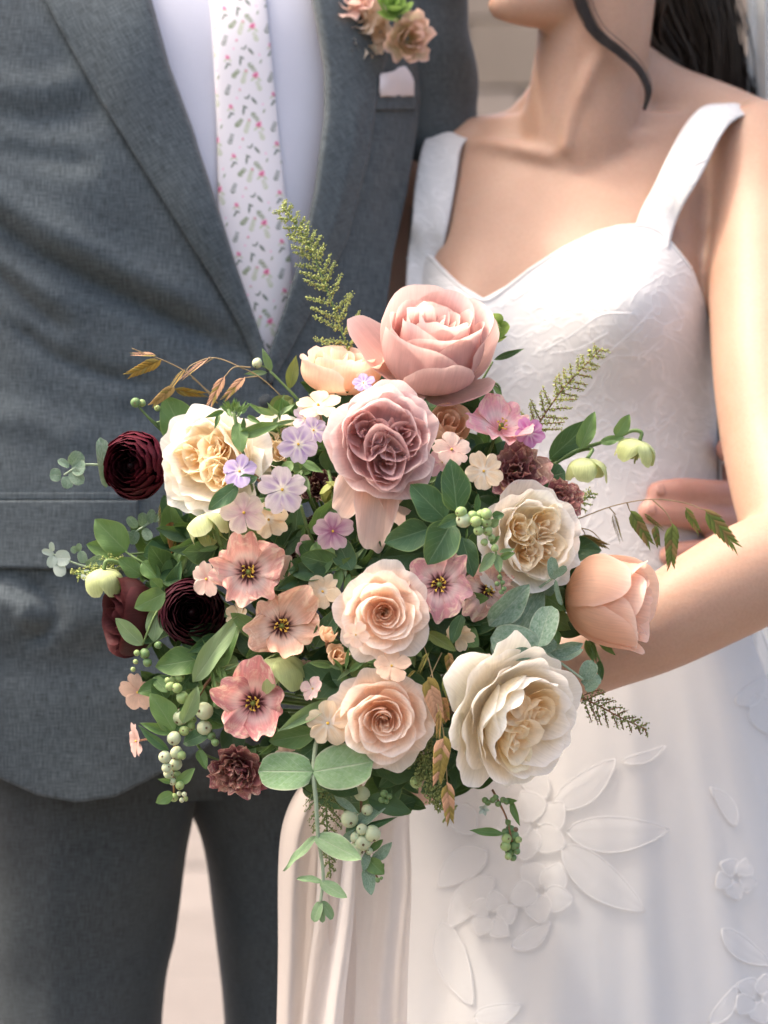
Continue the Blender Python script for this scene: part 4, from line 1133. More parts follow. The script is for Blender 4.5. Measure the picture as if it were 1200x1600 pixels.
# the gown
NECK = [(636, 402), (655, 398), (672, 400), (690, 418), (720, 446), (755, 468), (790, 449), (830, 419), (880, 388), (930, 364), (965, 354), (1000, 351), (1025, 358), (1042, 372), (1060, 394), (1080, 420), (1098, 470), (1112, 540), (1124, 620)]
def bodice():
    nu, nv = 130, 110
    px = np.linspace(640, 1124, nu)[:, None] * np.ones((1, nv)); top = np.interp(px[:, :1], [a for a, _ in NECK], [b for _, b in NECK])
    t = np.linspace(0, 1, nv)[None, :] ** 1.0
    py = top + (965 - top) * t
    # keep columns inside the body outline lower down
    k = np.linspace(0, 1, nu)[:, None]
    zz = np.array([_bz(q) for q in py.ravel()]).reshape(py.shape)
    lim = sinterp(B_R, zz) / (2.36 / 4000) + 600 - 3
    px = np.minimum(px, lim)
    return px, py
pxg, pyg = bodice()
dress_front = lambda X, Z: bride_front(X, Z)
dress = patch('dress', dress_front, pxg, pyg, M_LACE, bride, .0035, .004)
# binding along the neckline
nk = spline([(a, b) for a, b in NECK[:16]], 120)
pts = on_front(bride_front, nk[:, 0], nk[:, 1] + 3, .0045)
V, F = tube_vf(pts, .0022, 8); wobj('neckline_piping', mesh('neckline_piping', V, F, M_DRESS, uvs=np.zeros((len(V), 2))), dress)
# sides and back of the bodice
zs = np.linspace(_bz(965), _bz(470), 50); th = np.linspace(-.25, math.pi + .25, 60)
V = []
for t in th:
    for zz in zs:
        xl, xr = sinterp(B_L, zz), sinterp(B_R, zz)
        m, h = (xl + xr) / 2, (xr - xl) / 2; d = float(sinterp(B_D, zz)); s = math.cos(t); X = m + (h + .004) * s
        V.append((X, float(sinterp(B_YC, zz)) - .16 * (X - m) + (d + .004) * math.copysign(max(0, 1 - abs(s) ** 2.3) ** (1 / 2.3), math.sin(t)), zz))
o = wobj('bodice_back', mesh('bodice_back', V, gfaces(60, 50), M_DRESS, uvs=np.array([(v[0], v[2]) for v in V])), dress); solid(o, .003, 0)
def bfp(px, py, off):
    q = on_front(bride_front, np.array([float(px)]), np.array([float(py)]), off)[0]; return (px, py, float(q[1]))
def strap(cent, wid, name='strap', n=60, lift=0.0):
    c = spline([P(*p) for p in cent], n); w = spline([[q] for q in wid], n)[:, 0]
    tg = np.gradient(c, axis=0); tg /= np.linalg.norm(tg, axis=1)[:, None]
    nu = 15; V = []
    for i in range(n):
        out = np.array((0.0, -1.0, 0.55 + 1.2 * (1 - i / n))) ; out -= tg[i] * out.dot(tg[i]); out /= np.linalg.norm(out)
        sd2 = np.cross(tg[i], out)
        for k in range(nu):
            u = 2 * k / (nu - 1) - 1
            V.append(c[i] + sd2 * u * w[i] + out * (.0026 * (1 - u * u) + .0008 * math.sin(i * .5 + 4 * u)))
    V = np.array(V); UV = V[:, [0, 2]]
    o = wobj(name, mesh(name, V, gfaces(n, nu), M_LACE, uvs=UV), dress); solid(o, .0018, 0); return o
strap([(1215, 215, .475), (1185, 178, .43), (1135, 172, .378), (1098, 205, .352), (1062, 275, .330), bfp(1030, 335, .004), bfp(1016, 385, -.004), bfp(1008, 430, -.012)], [.016, .0165, .0175, .0185, .018, .017, .0165, .016])
strap([(755, 232, .505), (722, 212, .455), (694, 222, .420), (680, 290, .392), (672, 350, .375), bfp(664, 405, .004), bfp(662, 470, .0), bfp(664, 540, -.008)], [.017, .018, .018, .0185, .0165, .016, .016, .014])
# skirt, full and softly pleated, to the ground
def skirt_xy(t, zz):
    k = np.clip((_bz(880) - zz) / _bz(880), 0, 1)
    kk = k ** .75
    rx = .135 + .27 * kk; ry = .108 + .40 * kk
    cx = _bx(895) + .01 * kk; cy = .40 + .10 * kk
    f = 1 + (.010 + .022 * kk) * np.sin(11 * t + 2.0 * np.sin(2 * t) + 1.5 * kk) + (.012 * kk) * np.sin(23 * t + 3 * kk + 1.0) + .006 * kk * np.sin(41 * t + 5 * kk)
    return cx + rx * f * np.cos(t), cy + ry * f * np.sin(t)
nt_, nz_ = 420, 90
tt = np.linspace(0, 2 * math.pi, nt_, endpoint=False)[:, None] * np.ones((1, nz_)); zz = np.ones((nt_, 1)) * np.linspace(.012, _bz(875), nz_)[None]
X, Y = skirt_xy(tt, zz)
V = np.stack([X, Y, zz], -1).reshape(-1, 3)
skirt = wobj('skirt', mesh('skirt', V, gfaces(nt_, nz_, True), M_DRESS, uvs=np.stack([tt * .35, zz], -1).reshape(-1, 2)), dress)
V = np.stack([X + .012 * np.cos(tt) , Y + .012 * np.sin(tt) - .004, zz], -1).reshape(-1, 3)
wobj('tulle_overskirt', mesh('tulle_overskirt', V, gfaces(nt_, nz_, True), M_TULLE, uvs=np.stack([tt * .35, zz], -1).reshape(-1, 2)), dress)
_sk_t = np.linspace(math.pi, 2 * math.pi, 400)
def skirt_front(Xq, Zq):
    Xq, Zq = np.asarray(Xq, float), np.asarray(Zq, float); out = np.empty(Xq.shape)
    for idx in np.ndindex(Xq.shape):
        x, y = skirt_xy(_sk_t, np.full(400, Zq[idx])); out[idx] = np.interp(Xq[idx], x, y)
    return out
# sewn-on leaves and flowers
def applique(b, t, wpx, front, off=.0028, name='applique_leaf', rim=True, bulge=.0005):
    nu, nv = 9, 15
    u = np.linspace(-1, 1, nu)[:, None] * np.ones((1, nv)); v = np.ones((nu, 1)) * np.linspace(0, 1, nv)[None]
    w = np.sin(np.pi * v ** .8) ** .75 * wpx * .5
    d = np.array(t, float) - np.array(b, float); L = np.hypot(*d); d /= L; n_ = np.array((-d[1], d[0]))
    cv = 6 * np.sin(np.pi * v)
    px = b[0] + d[0] * L * v + n_[0] * (u * w + cv); py = b[1] + d[1] * L * v + n_[1] * (u * w + cv)
    pts = on_front(front, px, py, off); pts[..., 1] -= bulge * (1 - u ** 2) * np.sin(np.pi * v) - .0003 * np.exp(-(u / .15) ** 2)
    o = wobj(name, mesh(name, pts.reshape(-1, 3), gfaces(nu, nv), M_APPLS, uvs=pts[..., [0, 2]].reshape(-1, 2)), dress)
    if rim:
        ring = np.concatenate([pts[0], pts[-1][::-1]]); V, F = tube_vf(ring, .0006, 5)
        wobj('stitched_edge', mesh('stitched_edge', V, F, M_APPL, uvs=np.zeros((len(V), 2))), dress)
    return o
for (b, t, w) in (((865, 1262), (962, 1186), 46), ((885, 1300), (1046, 1296), 56), ((878, 1322), (1008, 1424), 58), ((856, 1246), (800, 1196), 40), ((972, 1190), (1040, 1166), 16),
                  ((760, 1330), (684, 1385), 50), ((770, 1370), (700, 1450), 46), ((690, 1440), (738, 1572), 50), ((740, 1590), (815, 1570), 34), ((742, 1300), (690, 1260), 44),
                  ((1128, 1452), (1206, 1508), 34), ((1150, 1290), (1110, 1230), 24), ((1180, 1085), (1215, 1150), 40), ((1150, 1100), (1195, 1060), 30), ((800, 1480), (860, 1440), 30), ((1110, 1600), (1150, 1540), 26)):
    applique(b, t, w, skirt_front)
for (cx, cy, r) in ((835, 1290, 58), (846, 1392, 52), (770, 1430, 40), (1150, 1372, 34), (1185, 1560, 40)):
    for k in range(5):
        a = k * 1.257 + cx
        applique((cx + 6 * math.cos(a), cy + 6 * math.sin(a)), (cx + r * math.cos(a), cy + r * math.sin(a)), r * .8, skirt_front, off=.0030 + .0003 * k, name='applique_petal', rim=True, bulge=.0008)
def thread(pts, front, r=.0011, off=.0045, name='embroidery'):
    q = spline(pts, 26); p3 = on_front(front, q[:, 0], q[:, 1], off)
    return tube_vf(p3, r, 6)
lst = [thread(p, bride_front, .0013, .0047) for p in (
    [(845, 470), (900, 452), (960, 440), (1010, 418), (1030, 400)], [(850, 500), (885, 478), (925, 470)], [(850, 548), (900, 520), (940, 492), (990, 490)], [(870, 440), (920, 415), (985, 400)],
    [(940, 560), (985, 520), (1030, 470), (1050, 440)], [(800, 470), (850, 440), (900, 425)], [(860, 552), (905, 545), (950, 520)], [(1000, 560), (1040, 520), (1070, 470)])]
for (cx, cy, n_, sp) in ((960, 640, 14, 90), (1040, 600, 14, 70), (900, 740, 8, 80), (1050, 700, 10, 60), (1030, 520, 6, 60)):
    rq = random.Random(cx)
    for i in range(n_):
        x, y, a, L = cx + rq.gauss(0, sp * .6), cy + rq.gauss(0, sp * .6), rq.uniform(0, 6.28), rq.uniform(12, 30)
        if x > 1085 or y > 900 or x < 700 or y < 40 + np.interp(x, [a for a, _ in NECK], [b for _, b in NECK]): continue
        lst.append(thread([(x, y), (x + L * .5 * math.cos(a), y + L * .5 * math.sin(a)), (x + L * math.cos(a + .6), y + L * math.sin(a + .6))], bride_front, rq.uniform(.0008, .0014), .0046))
a, b_ = join_vf(lst); e_ = wobj('embroidery', mesh('embroidery', a, b_, M_APPL, uvs=np.zeros((len(a), 2))), dress); e_['kind'] = 'stuff'
# hair: long dark waves behind her shoulder, a loose curl at the neck
def strands(paths, n, spread, r, seed, npt=40):
    rq = random.Random(seed); lst = []
    for i in range(n):
        w = rq.random(); k = w * (len(paths) - 1.001); j = int(k); f = k - j
        base = [tuple(np.array(paths[j][q]) * (1 - f) + np.array(paths[j + 1][q]) * f) for q in range(len(paths[0]))]
        dx, dy, dz = rq.gauss(0, spread), rq.gauss(0, spread * .3), rq.gauss(0, .012)
        pts = [P(p[0] + dx * (.5 + .2 * qi), p[1] + dy, p[2] + dz) for qi, p in enumerate(base)]
        fine = spline(pts, npt); ph = 5.0 * w + rq.gauss(0, .35); ss = np.linspace(0, 1, npt)
        fine[:, 0] += (.004 + .006 * ss) * np.sin(ss * 13 + ph); fine[:, 1] += (.003 + .005 * ss) * np.cos(ss * 11 + ph * 1.3)
        lst.append(tube_vf(fine, [r * rq.uniform(.6, 1.15)] * npt, 5))
    return lst
hp = [[(990, -260, .47), (1010, -80, .47), (1022, 40, .50), (1060, 140, .53), (1100, 300, .55), (1110, 480, .56)], [(1010, -290, .46), (1060, -120, .47), (1080, 20, .50), (1100, 140, .53), (1125, 300, .55), (1120, 500, .57)],
      [(1000, -300, .50), (1070, -150, .50), (1108, 10, .52), (1140, 150, .54), (1150, 320, .56), (1140, 500, .58)], [(960, -310, .52), (1040, -200, .53), (1110, 0, .55), (1150, 150, .56), (1150, 320, .58), (1120, 500, .59)]]
lst = strands(hp, 1200, 15, .0011, 5, 28)
cap = ellipsoid_vf(P(945, -215, .435), (.097, .083, .102), 30, 20, hq)
lst.append(cap)
fr = [[(965, -300, .44), (1000, -180, .43), (1002, -60, .43), (1000, 10, .45), (1020, 60, .49), (1050, 140, .52)], [(1010, -250, .46), (1030, -120, .46), (1030, -20, .47), (1045, 60, .5), (1070, 140, .53), (1090, 220, .55)]]
lst += strands(fr, 320, 8, .0011, 6, 28)
curl = [[(930, -220, .36), (905, -90, .345), (901, -10, .345), (922, 48, .345), (962, 82, .345), (996, 112, .345), (1011, 145, .345), (1006, 172, .347)], [(938, -220, .362), (914, -90, .347), (910, -10, .347), (932, 44, .347), (972, 78, .347), (1002, 110, .347), (1014, 143, .347), (1007, 172, .348)]]
rq = random.Random(9)
for i in range(90):
    f = rq.random(); c0 = [tuple(np.array(curl[0][q]) * (1 - f) + np.array(curl[1][q]) * f) for q in range(8)]
    dx, dy = (rq.gauss(0, 2.4), rq.gauss(0, 2.4)) if i < 74 else (rq.gauss(0, 9), rq.gauss(0, 6))
    lst.append(tube_vf([P(p[0] + dx * (1 - q / 8.5), p[1] + dy * (1 - q / 8.5), p[2] + rq.gauss(0, .0008)) for q, p in enumerate(c0)], [.00042] * 7 + [.00015], 4, n=36))
a, b_ = join_vf(lst); wobj('hair', mesh('hair', a, b_, M_HAIR), bride)
# veil falling behind her shoulder
n1, n2 = 60, 50
V = []
for i in range(n1):
    for j in range(n2):
        u, v = i / (n1 - 1), j / (n2 - 1)
        px = 1164 + 90 * u + 130 * u * v + 8 * v + 4 * math.sin(v * 5); py = -330 + 2900 * v * (1 if True else 0)
        V.append(P(px, py, .485 + .25 * v + .03 * math.sin(u * 16 + 2 * v)))
wobj('veil', mesh('veil', V, gfaces(n1, n2), M_VEIL, uvs=np.array([(v.x, v.z) for v in V])), bride)

# groom's body: neck, head, hands
ARM = lambda pts: T(pts, [.032] * len(pts))
parts = [ARM([(340, 40, .43), (460, 10, .45), (560, -40, .455), (606, 0, .46), (640, 130, .475), (672, 290, .51), (760, 520, .585), (930, 700, .61), (1100, 790, .56), (1190, 800, .50)]),
         ARM([(330, 40, .43), (150, 20, .36), (0, -40, .30), (-140, 0, .27), (-190, 250, .26), (-205, 520, .25), (-190, 850, .20), (-165, 1130, .165)]),
         T([(350, 40, .43), (362, -80, .42), (372, -200, .42)], [.075, .066, .064]), ellipsoid_vf(P(385, -400, .42), (.078, .098, .118), 28, 20), ellipsoid_vf(P(392, -300, .40), (.060, .072, .07), 24, 16),
         ellipsoid_vf(P(330, 60, .43), (.13, .08, .08), 24, 16), T([(396, -420, .325), (400, -360, .305), (400, -330, .315)], [.010, .013, .010], 10),
         ellipsoid_vf(P(250, -390, .43), (.010, .018, .032), 12, 8), ellipsoid_vf(P(520, -390, .44), (.010, .018, .032), 12, 8)]
# left hand coming round her waist: palm behind, fingers forward
def bf(px, py, off): return Vector(on_front(bride_front, np.array([px]), np.array([py]), off)[0])
palm = P(1205, 815, .40)
parts.append(T([(1190, 800, .50), (1205, 806, .46), (1200, 815, .41), (1185, 815, .375)], [.034, .036, .036, .028], side=(0, 0, 1), flat=1.15))
fs = []
for (pts, r) in (([(1190, 775), (1120, 772), (1066, 768), (1028, 770)], .0128), ([(1190, 815), (1116, 812), (1056, 802), (1014, 800)], .0130), ([(1190, 860), (1120, 862), (1075, 864), (1046, 868)], .0120)):
    pp = [P(pts[0][0], pts[0][1], .37), P(pts[1][0], pts[1][1], .315)] + [bf(a, b, .0125) for a, b in pts[2:]]
    pp[1].y = min(pp[1].y, bf(1110, pts[1][1], .018).y)
    fs.append(pp); parts.append(tube_vf(pp, [r * 1.08, r * 1.02, r * 1.0, r * .88], 14, n=22)); parts.append(ellipsoid_vf(pp[-1], (r * .86,) * 3, 14, 10))
pp = [P(1205, 770, .43), P(1180, 735, .385), P(1158, 712, .345), P(1136, 702, .325)]
fs.append(pp); parts.append(tube_vf(pp, [.015, .0135, .0128, .0118], 14, n=18)); parts.append(ellipsoid_vf(pp[-1], (.0115,) * 3, 14, 10))
parts.append(T([(1165, 735, .40), (1140, 745, .37), (1125, 742, .352)], [.012, .0115, .0105], 12))
# right hand hanging beside the thigh, outside the picture
hx, hy = -162, 1180
parts.append(T([(-166, 1120, .165), (-162, 1175, .16), (-158, 1230, .155)], [.028, .034, .036], side=(1, 0, 0), flat=.6))
for k in range(4): parts.append(finger([P(hx - 28 + 20 * k, 1235, .155), P(hx - 30 + 20 * k, 1290, .15), P(hx - 24 + 18 * k, 1335, .165), P(hx - 20 + 17 * k, 1360, .18)], .0098))
parts.append(finger([P(hx + 26, 1190, .15), P(hx + 52, 1235, .135), P(hx + 48, 1280, .14)], .0112))
V, F = join_vf(parts)
gbody = bake('body', V, F, M_SKING, .0038, 4, groom)
for pp in fs[:3]:
    d = (pp[-1] - pp[-2]).normalized(); nail(gbody, pp[-1] + Vector((0, -.0102, .003)) - d * .001, d, (0, -1, .25))
d = (fs[3][-1] - fs[3][-2]).normalized(); nail(gbody, fs[3][-1] + Vector((0, -.009, .006)), d, (0, -1, .6))
# groom's hair, above the frame
V, F = ellipsoid_vf(P(380, -440, .44), (.086, .102, .108), 24, 16); wobj('hair', mesh('hair', V, F, M_HAIR), groom)
# pocket square
rows = 14
sq = thing('pocket_square', 'small folded blush pocket square peeking from the grey breast pocket', 'pocket square', on_front(jacket_front, np.array([618.]), np.array([143.]), 0)[0])
nu, nv = 22, 12
u = np.linspace(0, 1, nu)[:, None] * np.ones((1, nv)); v = np.ones((nu, 1)) * np.linspace(0, 1, nv)[None]
top = np.interp(u, [0, .18, .40, .55, .75, .92, 1], [118, 117, 112, 106, 105, 118, 128])
px = 593 + 51 * u; py = 150 + (top - 150) * v
pts = on_front(jacket_front, px, py, .004); pts[..., 1] -= .006 * np.sin(np.pi * v) + .003 * np.sin(u * 9)
o = wobj('folded_cloth', mesh('folded_cloth', pts.reshape(-1, 3), gfaces(nu, nv), M_POCK, uvs=pts[..., [0, 2]].reshape(-1, 2)), sq); solid(o, .004, 0)
# ================================================================ the bouquet: every flower and sprig a thing of its own
C = lin
PEACH = dict(base=C(251, 229, 208), tip=C(253, 238, 226), edge=C(254, 243, 234), deep=C(249, 214, 178))
CREAM = dict(base=C(255, 243, 218), tip=C(255, 249, 238), edge=C(255, 251, 244), deep=C(255, 231, 186))
MAUVE = dict(base=C(228, 192, 188), tip=C(234, 206, 203), edge=C(247, 228, 222), deep=C(222, 176, 168))
# --- roses
o, R = rose_garden('large cream garden rose with apricot heart, lowest right of the bouquet', 798, 1114, -.095, screen_dir(.60, -.26), 114, roll=.4, seed=4, quarters=3, per=7, Nout=20, cup=.66, ruf=.028, **CREAM)
for (th, rr, hh, hw) in ((148, 1.30, .05, .50), (112, 1.12, .20, .55), (185, 1.08, .22, .6), (225, 1.06, .25, .6)):
    add_petal(o, M_PETAL, ramp(C(255, 244, 220), C(255, 250, 240), C(255, 252, 246)), theta=math.radians(th) - .4, prof=(.05 * R, -.25 * R, .8 * R, -.35 * R, rr * R, hh * R), hw=hw * R, nu=19, nv=13, curl=.12 * R, ruf=.05 * R, notch=.06, maxang=1.0, ph=th, kr=3, rnd=.3)
o, R = rose_garden('cream garden rose right of the wine-dark ranunculus, lavender blossoms before it', 338, 722, -.062, screen_dir(-.42, .05), 92, roll=1.0, seed=9, quarters=3, per=8, Nout=20, cup=.5, ruf=.06, **CREAM)
rose_garden('cream garden rose with yellow folds above the peach bud', 824, 842, -.060, screen_dir(.40, .05), 88, roll=.9, seed=16, quarters=4, per=8, Nout=18, cup=.5, ruf=.05, **CREAM)
o, R = rose_garden('open mauve rose with quartered swirling heart in the upper middle', 596, 692, -.105, screen_dir(.14, .05), 94, roll=.5, seed=21, quarters=3, per=8, Nout=17, cup=.52, ruf=.05, qr=.32, sub=.33, **MAUVE)
# its drooping lower petal
for (th, rr, hw, lo) in ((236, 1.90, .40, -.20), (262, 1.55, .42, -.30), (210, 1.45, .34, -.28)):
    add_petal(o, M_PETAL, ramp(C(226, 186, 166), C(240, 210, 200), C(246, 224, 214)), theta=math.radians(th), prof=(.2 * R, -.1 * R, .9 * R, .10 * R, rr * R, lo * R), hw=hw * R, nu=21, nv=16, curl=-.06 * R, ruf=.06 * R, notch=.07, maxang=.8, ph=th, kr=2.6, rnd=.42, wbase=.55)
rose_spiral('round peach rose beside the pink flower with dark eye', 600, 957, -.120, screen_dir(.0, -.03), 74, roll=.2, seed=31, **PEACH)
rose_spiral('round peach rose at the lowest middle, beside the big cream rose', 600, 1117, -.108, screen_dir(-.02, -.20), 80, roll=1.3, seed=37, **PEACH)
PINK = dict(base=C(222, 178, 168), tip=C(226, 190, 184), edge=C(244, 220, 212), deep=C(216, 164, 154))
bud_rose('tall dusty pink rose seen from the side at the top of the bouquet', 664, 598, -.020, screen_dir(.13, .80), 77, 142, PINK['base'], PINK['tip'], PINK['edge'], roll=0, seed=43, N=22,
         ext=[dict(theta=math.radians(152), prof=(.12, .0, 1.25, .2, 1.66, 1.02), hw=.80, curl=.10, ruf=.03, maxang=1.0, rnd=.30, wbase=.4), dict(theta=math.radians(232), prof=(.12, .0, 1.30, .55, 1.30, -.15), hw=.42, curl=.02, ruf=.03, maxang=.8, rnd=.4, wbase=.5),
              dict(theta=math.radians(316), prof=(.12, .0, 1.30, -.05, 1.38, .62), hw=.72, curl=.10, ruf=.04, maxang=1.0, rnd=.35, wbase=.4), dict(theta=math.radians(272), prof=(.12, .0, 1.45, .20, 1.06, 1.30), hw=.80, curl=.16, ruf=.03, maxang=1.2, rnd=.3, wbase=.4), dict(theta=math.radians(20), prof=(.12, .0, 1.4, .1, 1.35, 1.25), hw=.7, curl=.12, ruf=.04, maxang=1.1, rnd=.3)])
bud_rose('closed peach rose bud pointing right over the bride\'s forearm', 884, 924, -.020, screen_dir(.96, -.16, .20), 66, 146, C(248, 212, 172), C(246, 208, 184), C(250, 220, 202), roll=.2, seed=51, N=14,
         ext=[dict(theta=math.radians(138), prof=(.12, .0, 1.5, .30, 1.0, 1.62), hw=.78, curl=.06, ruf=.02, maxang=1.3, rnd=.34, wbase=.4, curlv=.85), dict(theta=math.radians(218), prof=(.12, .0, 1.40, .30, .98, 1.95), hw=.80, curl=.08, ruf=.02, maxang=1.3, rnd=.3, wbase=.4, curlv=.85), dict(theta=math.radians(268), prof=(.12, .0, 1.45, .25, 1.02, 2.1), hw=.7, curl=.14, ruf=.03, maxang=1.3, rnd=.3, wbase=.4, curlv=.85)])
bud_rose('pale peach rose turned away beneath the tall pink rose', 528, 614, -.015, screen_dir(.08, .90, .35), 62, 74, C(244, 204, 168), C(250, 224, 200), C(252, 234, 218), seed=57, N=14)
bud_rose('tan peach rose half hidden right of the mauve rose', 694, 676, -.040, screen_dir(.25, .55), 34, 44, C(232, 186, 146), C(240, 204, 170), C(244, 214, 186), seed=58, N=9)
rose_garden('cream rose mostly hidden behind the lavender blossoms', 432, 700, -.045, screen_dir(.1, .35), 58, roll=.9, seed=15, quarters=3, per=5, Nout=14, cup=.5, ruf=.06, **CREAM)
# --- ranunculus
WINE = (C(34, 8, 14), C(96, 26, 40)); PLUM = (C(30, 9, 14), C(62, 18, 34))
ranunculus('wine-red ranunculus alone at the upper left edge of the bouquet', 214, 728, -.012, screen_dir(-.34, .02), 60, C(30, 5, 11), C(84, 22, 36), seed=61)
ranunculus('blackish plum ranunculus facing the camera on the left', 300, 957, -.045, screen_dir(.04, .06), 58, C(34, 8, 14), C(58, 16, 30), seed=62)
bud_rose('brown-black ranunculus turned sideways behind the plum one', 240, 958, -.010, screen_dir(-.92, -.05, .38), 62, 78, C(50, 24, 24), C(66, 30, 32), C(84, 40, 42), seed=63, N=14, group='dark ranunculus in the bouquet')
for ob in list(COL.objects):
    if ob.get('label', '').startswith('brown-black ranunculus'):
        ob.name = 'ranunculus'; ob['category'] = 'ranunculus'
        for ch in ob.children:
            if ch.name.startswith('petal'): ch.data.materials[0] = M_DARKP
# --- dusky doubles
DUSK = [C(192, 146, 138), C(206, 164, 146), C(178, 122, 122), C(210, 174, 138), C(188, 130, 132)]
ruffled_double('dusky brown ruffled flower between the pink blossom and the cream rose', 806, 738, -.045, screen_dir(.10, .25), 52, DUSK, seed=71)
ruffled_double('dusky maroon ruffled flower at the right edge above the peach bud', 872, 784, -.020, screen_dir(.45, .1), 38, [C(178, 120, 118), C(188, 134, 124), C(160, 100, 104)], seed=72)
ruffled_double('maroon carnation-like ruffled flower at the lower left edge', 372, 1204, -.045, screen_dir(-.05, -.35), 48, [C(174, 114, 116), C(184, 128, 122), C(154, 96, 102), C(196, 146, 132)], seed=73, N=28)
ruffled_double('dark brown ruffled flower deep under the mauve rose', 462, 838, -.050, screen_dir(.0, .1), 44, [C(84, 46, 48), C(104, 62, 58), C(70, 38, 42)], seed=74)
ruffled_double('small purple-brown ruffled flower left of the mauve rose', 498, 760, -.060, screen_dir(-.2, .1), 30, [C(84, 46, 52), C(104, 58, 62)], seed=75, N=14)
# --- open flowers with dark eyes
SAL, SALM = C(222, 160, 148), C(238, 200, 182)
open_five('coral pink flower with dark eye just right of the plum ranunculus', 388, 894, -.095, screen_dir(.12, .10), 62, SAL, SALM, roll=.5, seed=81, cupr=.8)
open_five('faded salmon flower with dark eye, second of three going down the left', 440, 978, -.090, screen_dir(.18, .08), 62, C(226, 176, 152), C(238, 204, 178), roll=1.0, seed=82, cupr=.9)
open_five('rose pink flower with dark eye above the maroon ruffled flower', 396, 1098, -.085, screen_dir(-.08, -.08), 64, C(216, 142, 142), C(232, 176, 168), roll=.15, seed=83, cupr=.7)
open_five('frilled orchid pink flower with dark eye right of the peach rose', 686, 913, -.118, screen_dir(.02, .02), 60, C(216, 152, 158), C(236, 192, 190), roll=.9, seed=84, cupr=.15)
open_five('dull pink flower partly hidden behind the frilled orchid pink one', 762, 922, -.075, screen_dir(.25, .0), 46, C(220, 170, 160), C(236, 198, 184), roll=.3, seed=85, cupr=.3)
open_five('bright pink flower seen from the side above the dusky brown one', 782, 668, -.050, screen_dir(.25, .62), 56, C(232, 166, 174), C(244, 204, 196), roll=.4, seed=86, cupr=.8, eye=C(226, 150, 150))
# --- small phlox blossoms
LAV = (C(218, 204, 220), C(182, 156, 202), C(248, 242, 232)); LAVP = (C(232, 218, 218), C(196, 172, 202), C(248, 242, 232)); CRM = (C(246, 226, 196), C(244, 218, 182), C(250, 240, 224)); VIO = (C(196, 180, 218), C(170, 148, 206), C(236, 228, 236))
BLU = (C(240, 214, 200), C(236, 204, 190), C(236, 190, 180)); MAG = (C(222, 160, 202), C(208, 120, 182), C(244, 220, 232)); ROS = (C(226, 196, 200), C(206, 160, 180), C(176, 110, 146))
phlox('pale lavender phlox blossom, lowest right of the lavender trio', 441, 765, -.125, screen_dir(.02, -.06), 38, LAVP, roll=.3, seed=91)
phlox('violet phlox blossom seen edge-on on the big left cream rose', 374, 736, -.118, screen_dir(-.35, .3), 30, VIO, roll=.1, seed=92)
phlox('lavender phlox blossom beside the mauve rose\'s left edge', 466, 694, -.105, screen_dir(.1, .12), 32, LAV, roll=.9, seed=93)
phlox('beige phlox blossom with mauve veins under the violet one', 381, 801, -.112, screen_dir(-.05, -.05), 37, (C(236, 220, 206), C(226, 204, 200), C(214, 178, 186)), roll=.5, seed=94)
phlox('small pink veined phlox blossom left of the hanging mauve petal', 520, 830, -.105, screen_dir(.1, .0), 32, ROS, roll=.2, seed=95)
phlox('cream phlox blossom left of the upper round peach rose', 504, 924, -.100, screen_dir(-.1, .15), 30, CRM, roll=.9, seed=96, streaked=False)
phlox('cream phlox blossom left of the lower round peach rose', 512, 1130, -.112, screen_dir(-.1, -.1), 37, CRM, roll=.3, seed=97)
phlox('cream phlox blossom right of the dark snowberry leaves, under the dusky flower', 756, 736, -.095, screen_dir(.12, .05), 33, CRM, roll=.7, seed=98)
phlox('blush phlox blossom between the mauve rose and cream phlox', 706, 702, -.090, screen_dir(.15, .45), 32, BLU, roll=.2, seed=99, streaked=False)
phlox('cream phlox blossom seen edge-on above the mauve rose', 497, 632, -.070, screen_dir(-.1, .80), 36, CRM, roll=.4, seed=100, streaked=False)
phlox('tiny violet phlox blossom at the top of the mauve rose', 568, 598, -.075, screen_dir(-.1, .55), 18, VIO, roll=.3, seed=101)
phlox('magenta phlox blossom beside the bright pink flower', 828, 676, -.055, screen_dir(.25, .2), 26, MAG, roll=.8, seed=102)
phlox('peach phlox blossom against the plum ranunculus', 322, 905, -.095, screen_dir(-.55, -.1), 30, BLU, roll=.1, seed=103)
phlox('blush phlox blossom peeping out right of the coral pink flower', 436, 886, -.085, screen_dir(.5, .0), 27, (C(244, 214, 190), C(240, 200, 176), C(240, 200, 180)), roll=.3, seed=104, streaked=False)
phlox('faded peach phlox blossom hanging at the left edge over the grey suit', 215, 1082, -.010, screen_dir(-.45, -.35), 32, (C(240, 206, 184), C(232, 196, 174), C(226, 184, 166)), roll=.2, seed=105, streaked=False)
phlox('withered pink phlox blossom at the left edge above the white berries', 212, 1158, -.015, screen_dir(-.85, -.1, .4), 30, (C(240, 204, 194), C(232, 190, 176), C(226, 180, 170)), roll=.4, seed=106, streaked=False)
phlox('little cupped phlox blossom between the lower pink flower and peach rose', 488, 1076, -.105, screen_dir(-.55, .25), 22, (C(244, 214, 206), C(236, 200, 200), C(240, 220, 210)), roll=.3, seed=107, cupr=.5)
phlox('cream phlox blossom tucked under the pale lavender one', 420, 812, -.100, screen_dir(.2, -.3), 32, CRM, roll=.5, seed=108, streaked=False)
phlox('mauve phlox blossom hidden behind the lavender one', 490, 672, -.085, screen_dir(.2, .3), 24, LAV, roll=.5, seed=109)
phlox('pink phlox petals half hidden behind the tall dark leaf', 692, 722, -.085, screen_dir(.1, .1), 26, (C(236, 198, 206), C(228, 180, 196), C(240, 214, 214)), roll=.1, seed=110)
phlox('pale peach phlox blossom on the upper peach rose\'s lower edge', 556, 992, -.150, screen_dir(.1, -.1), 22, (C(250, 226, 208), C(248, 220, 196), C(250, 232, 214)), roll=.9, seed=111, streaked=False)
